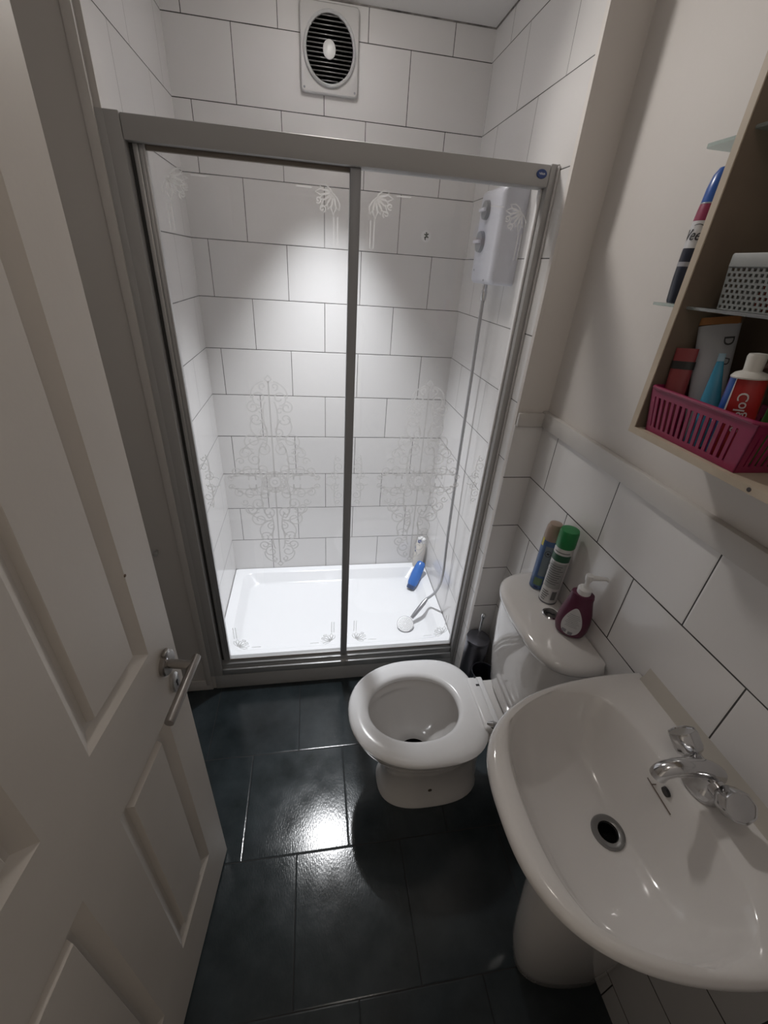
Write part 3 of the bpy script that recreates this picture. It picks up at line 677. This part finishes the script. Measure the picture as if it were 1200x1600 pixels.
# ================================================================== toilet brush and pot
c = (1.122, -.826, 0)
br = thing('toilet_brush', 'toilet brush in a dark steel holder between the cistern and the shower', 'toilet brush', c)
b = B(); b.lathe([(.046, 0), (.048, .004), (.048, .345), (.046, .348)], c, None, 36); build('holder', b, dsteel, br)
b = B(); b.lathe([(.050, .346), (.0505, .352), (.048, .360), (.020, .366), (.012, .366)], c, None, 36); build('lid', b, dsteel, br)
b = B(); b.tube([(c[0], c[1], .362), (c[0], c[1], .47)], .0052, 14); b.lathe([(.0055, .470), (.0085, .476), (.009, .486), (.006, .494), (.001, .496)], c, None, 18); build('handle', b, chrome, br)
c = (1.122, -.932, 0)
pt = thing('open_pot', 'open black pot in front of the toilet brush holder', 'pot', c)
b = B(); b.lathe([(.040, 0), (.044, .004), (.047, .270), (.0478, .274), (.0478, .277), (.046, .278), (.0445, .275), (.042, .02), (.002, .018)], c, None, 36); build('pot', b, mat('black_metal', (.012, .012, .018), .3), pt)
b = B(); b.lathe([(.0478, .272), (.049, .275), (.0478, .279), (.0462, .277)], c, None, 40, cap=False); build('rim', b, mat('rim_grey', (.12, .12, .14), .3, metal=.5), pt)

# ================================================================== BASIN
BY = -1.697; bc_ = (.955, BY)
bas = thing('wash_basin', 'white ceramic pedestal wash basin against the tiled right wall', 'basin', (1.05, BY, 0))
N2 = 96
def dr(a, b_, n, z, xb=XR - .001): return polar(bc_, dshape(xb, BY, a, b_, n), N2, z, .6)
def ir(x0, x1, b_, z, n=2.5, nb=3.2):
    xc = x1 - min(.12, (x1 - x0) * .45); return polar((min(max(.955, x0 * .5 + x1 * .5), 1.2), BY), egg(xc, BY, xc - x0, x1 - xc, b_, n, nb), N2, z, .6)
def ledge(pts):       # ring whose height varies a little: the tap ledge at the back sits level
    return pts
b = B()
b.loft([dr(.16, .09, 2.5, .722), dr(.22, .125, 2.5, .730), dr(.31, .175, 2.5, .755), dr(.385, .215, 2.55, .800), dr(.425, .237, 2.6, .845), dr(.440, .247, 2.65, .868), dr(.446, .251, 2.7, .882), dr(.444, .2495, 2.7, .892), dr(.437, .246, 2.7, .898), dr(.428, .242, 2.7, .900),
        dr(.420, .236, 2.7, .8995, XR - .004), ir(.795, 1.108, .218, .897), ir(.800, 1.104, .213, .890), ir(.808, 1.096, .207, .875), ir(.820, 1.086, .197, .845), ir(.835, 1.072, .182, .815), ir(.862, 1.058, .152, .788), ir(.900, 1.045, .112, .771), ir(.950, 1.036, .062, .762), ir(.978, 1.031, .030, .758, 2, 2)], True, False)
build('bowl', b, cer, bas, sharp=60)
wc = (1.004, BY - .002, .757)
b = B(); b.lathe([(.018, .0), (.0195, .004), (.025, .0065), (.0305, .0062), (.032, .002), (.032, -.004)], wc, None, 36, cap=False); wst = build('waste', b, mat('waste_chrome', (.30, .30, .30), .3, metal=.9), bas)
b = B(); b.lathe([(.0188, .0042), (.0185, -.014), (.001, -.014)], wc, None, 24, cap=False); build('drain_hole', b, mat('drain_black', (.004, .004, .004), .9, spec=.1), wst)
b = B(); b.tube([(1.0885, -1.690, .868), (1.0935, -1.690, .869)], [.0085, .0092], 18); build('overflow_hole', b, black, bas)
b = B(); b.ribbon([(-1.655, .853), (-1.720, .851)], .0022, lambda u, v: Vector((1.0838 + (v - .85) * .4, u, v))); b.ribbon([(-1.672, .860), (-1.668, .853)], .0022, lambda u, v: Vector((1.0845 + (v - .85) * .4, u, v))); build('crack_mark', b, mat('stain', (.16, .12, .10), .6), bas)
b = B()
pd = lambda x0, hw, n, z: polar((1.06, BY), dshape(XR - .02, BY, XR - .02 - x0, hw, n), 64, z, .5)
b.loft([pd(.990, .070, 2.3, 0), pd(.984, .075, 2.3, .012), pd(.968, .079, 2.3, .08), pd(.945, .085, 2.3, .18), pd(.928, .090, 2.3, .30), pd(.912, .096, 2.4, .45), pd(.90, .105, 2.4, .62), pd(.885, .12, 2.4, .722)])
build('pedestal', b, cer, bas, sharp=60)
# mixer tap
TYP = -1.700
tap = thing('mixer_tap', 'chrome mixer tap with two round knobs at the back of the basin', 'tap', (1.140, TYP, .8995))
b = B()
b.lathe([(.030, 0), (.030, .006), (.026, .014), (.021, .030), (.018, .040)], (1.140, TYP, .900), None, 32, sx=1.0, sy=1.25)
b.tube([(1.140, TYP - .040, .928), (1.140, TYP - .030, .930), (1.140, TYP + .030, .930), (1.140, TYP + .040, .928)], [.013, .016, .016, .013], 20)
build('body', b, chrome, tap)
b = B(); b.tube(smooth_path([(1.155, TYP - .002, .935), (1.130, TYP, .952), (1.095, TYP + .003, .962), (1.065, TYP + .006, .962), (1.045, TYP + .008, .953), (1.041, TYP + .008, .940)], 5), [.017] * 8 + [.0155] * 8 + [.0145] * 10, 20); build('spout', b, chrome, tap)
for s_, (tx, tz) in ((1, (-.20, .70)), (-1, (-.30, .75))):
    p0 = Vector((1.140, TYP + s_ * .036, .930)); d_ = Vector((tx, s_ * .72, tz)).normalized(); Mk = d_.to_track_quat('Z', 'Y').to_matrix().to_4x4()
    b = B(); seg = 32; rings = []
    for (r_, z_) in ((.016, -.004), (.017, .006), (.0225, .011), (.0250, .018), (.0250, .042), (.0235, .0465), (.0215, .0460), (.0210, .0445), (.002, .0445)):
        rings.append([p0 + Mk @ Vector((r_ * (1 - (.022 if r_ > .0195 else 0) * math.cos(8 * 2 * PI * i / 48)) * math.cos(2 * PI * i / 48), r_ * (1 - (.022 if r_ > .0195 else 0) * math.cos(8 * 2 * PI * i / 48)) * math.sin(2 * PI * i / 48), z_)) for i in range(48)])
    b.loft(rings); build('knob', b, chrome, tap)

# ================================================================== WALL CABINET
CX0, CY0, CY1, CZ0, CZ1 = 1.060, -1.306, -1.90, 1.441, 2.16
cab = thing('wall_cabinet', 'open pale wooden wall cabinet with glass shelves above the basin', 'cabinet', (1.13, -1.59, CZ0))
b = B(); b.box(CX0, XR + .005, CY0 - .013, CY0, CZ0, CZ1); build('side_panel', b, wood, cab)
b = B(); b.box(CX0, XR + .005, CY1, CY1 + .013, CZ0, CZ1); build('side_panel', b, wood, cab)
b = B(); b.box(CX0, XR + .005, CY1 + .013, CY0 - .013, CZ0, CZ0 + .012); bp_ = build('bottom_board', b, wood, cab)
b = B(); b.box(CX0, XR + .005, CY1 + .013, CY0 - .013, CZ1 - .013, CZ1); build('top_board', b, wood, cab)
b = B(); b.box(XR - .006, XR + .005, CY1 + .013, CY0 - .013, CZ0 + .012, CZ1 - .013); build('back_board', b, wood_shade, cab)
b = B(); b.box(CX0 + .002, XR - .006, CY0 - .0145, CY0 - .013, CZ0 + .012, CZ1 - .013); build('shade_lining', b, wood_shade, cab)  # thin dark sheet standing in for shade on the side panel's inner face
for y in (-1.572, -1.615):
    b = B(); b.lathe([(.0035, 0), (.003, .0008)], (CX0, y, CZ0 + .006), AX_NX, 12); build('screw', b, mat('screw_dark', (.06, .05, .05), .5), bp_)
for z in (1.659, 1.890):
    b = B(); b.box(CX0 + .012, XR - .006, CY1 + .013, CY0 - .0146, z, z + .005, .001); build('glass_shelf', b, shelf_glass, cab)
    b = B(); R0 = [Vector((p.x, p.y, z)) for p in rrect(CX0 + .030, XR + .004, CY0 - .0, CY0 + .097, .012, 0)]
    b.loft([R0, [p + Vector((0, 0, .005)) for p in R0]]); build('glass_shelf', b, shelf_glass, cab)

# hair-removal bottle on the protruding shelf
c = Vector((1.122, -1.243, 1.6645)); Mv = Matrix.Rotation(math.radians(25), 4, 'Z')
vt = thing('cream_bottle', 'blue-capped dark bottle with white label on the glass shelf beside the cabinet', 'bottle', c)
PV = [(.024, 0), (.026, .004), (.0285, .04), (.029, .08), (.0285, .115), (.0275, .140), (.026, .155)]
b = B(); b.lathe(PV[:4] + [(.0287, .0855)], c, Mv, 32, sx=1, sy=.8); build('body', b, mat('navy_body', (.018, .022, .04), .3), vt)
b = B(); b.lathe([(.0287, .0855), (.0285, .125)], c, Mv, 32, sx=1, sy=.8, cap=False); lv = build('white_label', b, paper, vt)
b = B(); b.lathe([(.0285, .125), (.0275, .140), (.0262, .149)], c, Mv, 32, sx=1, sy=.8, cap=False); build('magenta_band', b, mat('magenta', (.28, .03, .085), .35), vt)
b = B(); b.lathe([(.0262, .149), (.0262, .151), (.025, .170), (.0215, .188), (.015, .198), (.003, .202)], c, Mv, 32, sx=1, sy=.8); build('cap', b, mat('cap_blue', (.03, .11, .42), .3), vt)
b = B(); b.lathe([(.0264, .1485), (.0268, .1495), (.0264, .1505)], c, Mv, 32, sx=1, sy=.8, cap=False); build('silver_ring', b, mat('silver_ring', (.35, .35, .38), .3), vt); b = B(); b.lathe([(.0292, .058), (.0292, .065)], c, Mv, 32, sx=1, sy=.8, cap=False); build('silver_ring', b, mat('silver_ring', (.35, .35, .38), .3), vt)
b = B(); va = math.atan2(-2.0 + 1.24, .45 - 1.12) - math.radians(25)
add_text(b, 'Veet', .0235, lambda u, v: bpatch(c, Mv, 1, .8, PV, va - .62 + u / .027, .104 + v, .0008), shear=.3, bold=.0006)
b.ribbon(arc(.004, .116, .010, .004, .2, 2.6), .0009, lambda u, v: bpatch(c, Mv, 1, .8, PV, va - .62 + u / .027, v, .0008))
build('lettering', b, ink, lv)

# pink basket
pk = mat('magenta_plastic', (.27, .018, .075), .38)
bk = thing('pink_basket', 'magenta plastic slotted basket on the bottom board of the cabinet', 'basket', (1.115, -1.43, CZ0 + .012))
PX0, PX1, PY0, PY1, PZ0, PZ1 = 1.062, 1.168, -1.540, -1.324, CZ0 + .0125, 1.532
b = B()
def wall_pt(side, s, h):    # tapered wall: s along, h 0..1
    t_ = .010 * (1 - h)
    z = PZ0 + (PZ1 - PZ0) * h
    if side == 0: return Vector((PX0 + t_, PY1 - t_ + (PY0 - PY1 + 2 * t_) * s, z))
    if side == 1: return Vector((PX1 - t_, PY1 - t_ + (PY0 - PY1 + 2 * t_) * s, z))
    if side == 2: return Vector((PX0 + t_ + (PX1 - PX0 - 2 * t_) * s, PY0 + t_, z))
    return Vector((PX0 + t_ + (PX1 - PX0 - 2 * t_) * s, PY1 - t_, z))
def wbox(side, s0, s1, h0, h1, th=.0022):
    n_ = {0: Vector((th, 0, 0)), 1: Vector((-th, 0, 0)), 2: Vector((0, th, 0)), 3: Vector((0, -th, 0))}[side]
    a = [wall_pt(side, s0, h0), wall_pt(side, s1, h0), wall_pt(side, s1, h1), wall_pt(side, s0, h1)]
    b.loft([a, [p + n_ for p in a]])
for sd, n in ((0, 14), (1, 14), (2, 6), (3, 6)):
    e_ = .05 if sd < 2 else .12
    wbox(sd, 0, 1, 0, .13); wbox(sd, 0, 1, .80, 1); wbox(sd, 0, e_, .13, .80); wbox(sd, 1 - e_ * (2.4 if sd == 0 else 1), 1, .13, .80)
    hi_ = 1 - e_ * (2.4 if sd == 0 else 1)
    for k in range(n):
        s_ = e_ + (hi_ - e_) * (k + .5) / n; wbox(sd, s_ - .28 * (hi_ - e_) / n, s_ + .22 * (hi_ - e_) / n, .13, .80)
b.box(PX0 + .010, PX1 - .010, PY0 + .010, PY1 - .010, PZ0, PZ0 + .002)
b.tube([Vector((p.x, p.y, PZ1)) for p in rrect(PX0 - .001, PX1 + .001, PY0 - .001, PY1 + .001, .012, 0)] + [rrect(PX0 - .001, PX1 + .001, PY0 - .001, PY1 + .001, .012, PZ1)[0]], .0032, 8)
build('basket', b, pk, bk)

def tube_pack(b, base, topc, w0, d0, w1, d1, face, n=24, steps=8, mi=0):
    """squeezable tube: oval at base (w0 x d0) to crimped end at topc (w1 x d1); face = direction of the broad side normal"""
    base, topc = Vector(base), Vector(topc); ax = (topc - base).normalized(); f = (Vector(face) - ax * Vector(face).dot(ax)).normalized(); s_ = f.cross(ax)
    rings = []
    for k in range(steps + 1):
        t = k / steps; W_, D_ = w0 + (w1 - w0) * t, d0 + (d1 - d0) * t; c_ = base.lerp(topc, t)
        rings.append([c_ + s_ * (W_ / 2 * math.cos(2 * PI * i / n)) + f * (D_ / 2 * math.sin(2 * PI * i / n)) for i in range(n)])
    b.loft(rings, mi=mi); return ax, f, s_
ZB = CZ0 + .0165
FC = (-.78, -.62, .0)
# red tube
t = thing('red_tube', 'dull red tube with a black band at the left end of the pink basket', 'tube', (1.10, -1.345, ZB), 'tubes in the pink basket')
b = B(); tube_pack(b, (1.092, -1.352, ZB), (1.092, -1.336, 1.600), .034, .028, .034, .008, FC); build('body', b, mat('dull_red', (.26, .045, .05), .4), t)
b = B(); tube_pack(b, (1.092, -1.3398, 1.566), (1.092, -1.3384, 1.579), .0365, .0144, .0365, .0125, FC, steps=1); build('black_band', b, mat('band_black', (.02, .02, .02), .4), t)
# white tube
t = thing('white_tube', 'tall pale grey-blue tube with orange end in the pink basket', 'tube', (1.108, -1.392, ZB), 'tubes in the pink basket')
wt = mat('pale_tube', (.40, .40, .43), .35); 
b = B(); ax_, f_, s_ = tube_pack(b, (1.124, -1.399, ZB), (1.126, -1.345, 1.640), .046, .036, .058, .012, FC); build('body', b, wt, t)
b = B(); tube_pack(b, (1.125, -1.345, 1.6405), (1.1255, -1.342, 1.652), .057, .011, .054, .006, FC, steps=1); build('orange_end', b, mat('orange_end', (.36, .15, .05), .45), t)
b = B(); P0 = Vector((1.111, -1.395, 1.59)) + f_ * .0125
pf = lambda u, v: Vector((1.111, -1.395, 0)) + s_ * (-.014 + v) * -1 + f_ * (.0135) + Vector((0, 0, 1.595 - u))
pf2 = lambda u, v: Vector((1.111, -1.395, 1.580)) - s_ * v * -1 + f_ * (.0172 - abs(v) * .2) + Vector((0, 0, -u))
side_ = [None]
fw = lambda u, v: Vector((1.1225, -1.366, 1.590)) - ax_ * u + (s_ if s_.y < 0 else -s_) * (.015 + v) + f_ * .0112
add_text(b, 'D', .020, lambda u, v: fw(u - .026, v), bold=.0008); add_text(b, 'D', .018, lambda u, v: fw(u + .004, v), shear=.3)
build('lettering', b, ink, t)
# blue tube
t = thing('blue_tube', 'small turquoise tube with pointed crimped end in the pink basket', 'tube', (1.10, -1.448, ZB), 'tubes in the pink basket')
b = B(); tube_pack(b, (1.098, -1.432, ZB), (1.106, -1.395, 1.590), .050, .036, .010, .004, FC); build('body', b, mat('turquoise', (.04, .25, .40), .35), t)
b = B(); tube_pack(b, (1.106, -1.395, 1.5902), (1.107, -1.392, 1.602), .010, .003, .010, .002, FC, steps=1); build('crimp', b, mat('pale_blue', (.28, .42, .52), .4), t)
# toothpaste
t = thing('toothpaste_tube', 'red and blue toothpaste tube standing cap up in the pink basket', 'toothpaste', (1.095, -1.492, ZB), 'tubes in the pink basket')
B0, T0 = (1.098, -1.476, ZB), (1.092, -1.468, 1.580)
Bm, Tm = Vector(B0), Vector(T0)
b = B(); ax_, f_, s_ = tube_pack(b, B0, T0, .056, .010, .046, .034, FC); build('body', b, mat('paste_red', (.42, .025, .025), .3), t)
def paste(s, h, off=.0008):      # point on the broad face
    W_, D_ = .056 + (-.010) * h, .010 + .024 * h; cs_ = max(-1, min(1, s)); c_ = Bm.lerp(Tm, h)
    ang = math.acos(cs_); return c_ + s_ * (W_ / 2 * math.cos(ang)) + f_ * (D_ / 2 * math.sin(ang) + off)
sg = -1 if s_.y < 0 else 1        # +1: s_ points to the left of the picture
b = B(); b.patch(lambda u, v: paste(sg * (1 - u * (.28 + .12 * v)), v), 6, 10); build('blue_stripe', b, mat('paste_blue', (.03, .10, .38), .3), t)
b = B(); b.patch(lambda u, v: paste(sg * ((.72 - .12 * v) - .10 * u * math.sin(PI * (.25 + .6 * v))), v, .0012), 3, 10); build('white_stripe', b, white_pl, t)
b = B(); add_text(b, 'Colgate', .0195, lambda u, v: paste(sg * (v / .024 - .12), .60 - u / (Tm - Bm).length, .0016), bold=.0006); build('lettering', b, mat('letter_white', (.75, .72, .72), .4), t)
b = B(); b.lathe([(.0235, 0), (.024, .002), (.020, .007), (.012, .010), (.0115, .012), (.0125, .030), (.011, .034), (.003, .035)], T0, ax_.to_track_quat('Z', 'Y').to_matrix().to_4x4(), 28); build('cap', b, mat('cap_white', (.62, .60, .56), .35), t)
# green packet and brown stick
t = B(); tube_pack(t, (1.138, -1.512, ZB + .0), (1.140, -1.505, 1.622), .050, .028, .046, .020, FC)
o = build('green_packet', t, mat('leaf_green', (.05, .14, .025), .5), origin=(1.13, -1.54, ZB)); tag(o, 'green packet behind the toothpaste at the right edge', 'packet')
t = B(); t.tube([(1.150, -1.425, 1.590), (1.150, -1.50, 1.606), (1.150, -1.60, 1.630)], [.005, .0055, .0055], 10)
t.tube([(1.150, -1.45, 1.594), (1.150, -1.46, ZB)], .003, 8)
o = build('brush_handle', t, mat('brown_handle', (.18, .12, .10), .5), origin=(1.15, -1.45, ZB)); tag(o, 'brown sloping brush handle behind the toothpaste', 'brush')

# grey woven basket
gb = thing('woven_basket', 'grey woven basket with a plain rim on the cabinet glass shelf', 'basket', (1.13, -1.47, 1.6645))
GX0, GX1, GY1, GY0, GZ0, GZ1 = 1.082, 1.178, -1.360, -1.560, 1.6645, 1.738
gm = mat('grey_woven', (.20, .21, .205), .5)
b = B(); t_ = bmesh.new()
def weave(fn, L, H, cell=.0095):
    nr = int(H / (cell * .75)); rows = H / nr; nc = int(L / cell)
    for j in range(nr):
        off = (j % 2) * .5
        for i in range(-1, nc + 1):
            a0, a1 = (i + off) / nc, (i + 1 + off) / nc
            if a0 < -1e-6 or a1 > 1 + 1e-6: 
                a0, a1 = max(a0, 0), min(a1, 1)
                if a1 - a0 > 1e-4: t_.faces.new([t_.verts.new(fn(*p)) for p in ((a0, j * rows), (a1, j * rows), (a1, (j + 1) * rows), (a0, (j + 1) * rows))])
                continue
            O = [(a0, j * rows), (a1, j * rows), (a1, (j + 1) * rows), (a0, (j + 1) * rows)]
            mu, mv = (a0 + a1) / 2, (j + .5) * rows; ha, hb = (a1 - a0) * .28, rows * .30
            I = [(mu - ha, mv - hb), (mu + ha, mv - hb), (mu + ha, mv + hb), (mu - ha, mv + hb)]
            vo = [t_.verts.new(fn(*p)) for p in O]; vi = [t_.verts.new(fn(*p)) for p in I]
            for k in range(4): t_.faces.new((vo[k], vo[(k + 1) % 4], vi[(k + 1) % 4], vi[k]))
tp = lambda z: .006 * (1 - z / (GZ1 - GZ0))
for sgn, X in ((1, GX0), (-1, GX1)):
    weave(lambda u, z: Vector((X + sgn * tp(z), GY1 - tp(z) + (GY0 - GY1 + 2 * tp(z)) * u, GZ0 + z)), .20, .058)
for sgn, Y in ((-1, GY1), (1, GY0)):
    weave(lambda u, z: Vector((GX0 + tp(z) + (GX1 - GX0 - 2 * tp(z)) * u, Y + sgn * tp(z), GZ0 + z)), .096, .058)
b.merge(t_); wv = build('woven_wall', b, gm, gb, smooth=False)
sm = wv.modifiers.new('thickness', 'SOLIDIFY'); sm.thickness = .0022; sm.offset = 0
b = B(); R_ = lambda i_, z: rrect(GX0 - i_, GX1 + i_, GY0 - i_, GY1 + i_, .008, z)
b.loft([R_(.0, GZ0 + .057), R_(.0018, GZ0 + .058), R_(.0022, GZ1), R_(.0012, GZ1 + .002), R_(-.002, GZ1 + .001), R_(-.003, GZ0 + .057)], False, False); build('rim', b, mat('grey_rim', (.25, .26, .255), .5), gb)
b = B(); b.box(GX0 + .006, GX1 - .006, GY0 + .006, GY1 - .006, GZ0, GZ0 + .002); build('base', b, gm, gb)
t = B(); tube_pack(t, (1.110, -1.425, GZ0 + .003), (1.110, -1.455, 1.768), .040, .014, .036, .008, FC)
o = build('red_sachet', t, mat('orange_red', (.34, .05, .025), .45), origin=(1.128, -1.45, GZ0)); tag(o, 'orange-red sachet sticking out of the grey woven basket', 'sachet')
t = B(); t.lathe([(.012, 0), (.030, .006), (.048, .02), (.052, .045), (.045, .075), (.025, .092), (.004, .098)], (1.153, -1.43, GZ0 + .003), None, 28, sx=.36, sy=1.05)
o = build('dark_pouch', t, mat('dark_brown_cloth', (.025, .012, .010), .8), origin=(1.15, -1.47, GZ0)); tag(o, 'dark brown rounded pouch behind the rim of the grey basket', 'pouch')
t = B(); tube_pack(t, (1.135, -1.41, 1.8955), (1.135, -1.42, 2.02), .055, .035, .045, .02, FC)
o = build('green_pack', t, mat('bottle_green', (.03, .07, .035), .5), origin=(1.135, -1.41, 1.8955)); tag(o, 'dark green pack on the upper glass shelf of the cabinet', 'packet')
t = B(); t.lathe([(.017, 0), (.019, .003), (.019, .09), (.012, .1)], (1.13, -1.455, 1.8955), None, 20)
o = build('white_jar', t, mat('jar_pale', (.45, .46, .44), .4), origin=(1.13, -1.455, 1.8955)); tag(o, 'small pale jar right of the dark green pack on the upper shelf', 'jar')

cl = thing('fill_fitting', 'added white glass ceiling light near the doorway, out of view', 'ceiling light', (.62, -1.82, ZC))  # fitting made up to house the added ceiling fill
b = B(); b.lathe([(.085, 0), (.085, -.014), (.078, -.020), (.070, -.020)], (.62, -1.82, ZC), None, 40, cap=False); build('base', b, white_pl, cl)
Mo = bpy.data.materials.new('opal_glass'); Mo.use_nodes = True; nt_ = Mo.node_tree; nt_.nodes.remove(nt_.nodes['Principled BSDF'])
tr_ = nt_.nodes.new('ShaderNodeBsdfTransparent'); tl_ = nt_.nodes.new('ShaderNodeBsdfTranslucent'); mx_ = nt_.nodes.new('ShaderNodeMixShader'); mx_.inputs[0].default_value = .35
nt_.links.new(tr_.outputs[0], mx_.inputs[1]); nt_.links.new(tl_.outputs[0], mx_.inputs[2]); nt_.links.new(mx_.outputs[0], nt_.nodes['Material Output'].inputs[0])
b = B(); b.lathe([(.078, -.018), (.088, -.05), (.092, -.09), (.082, -.13), (.055, -.16), (.003, -.172)], (.62, -1.82, ZC), None, 40, cap=False); build('glass_shade', b, Mo, cl)

# ================================================================== shower downlight fitting
dl = thing('downlight', 'round recessed ceiling downlight above the shower', 'light fitting', (.52, -.33, ZC))
b = B(); b.lathe([(.045, 0), (.045, -.004), (.040, -.008), (.032, -.006), (.030, -.001)], (.52, -.33, ZC), None, 36, cap=False); build('bezel', b, white_pl, dl)
b = B(); Ml = bpy.data.materials.new('lamp_face'); Ml.use_nodes = True; Ml.node_tree.nodes['Principled BSDF'].inputs['Emission Color'].default_value = (.95, .97, 1, 1); Ml.node_tree.nodes['Principled BSDF'].inputs['Emission Strength'].default_value = 30
b.lathe([(.028, -.001), (.001, -.001)], (.52, -.33, ZC), None, 24); build('lamp_face', b, Ml, dl)
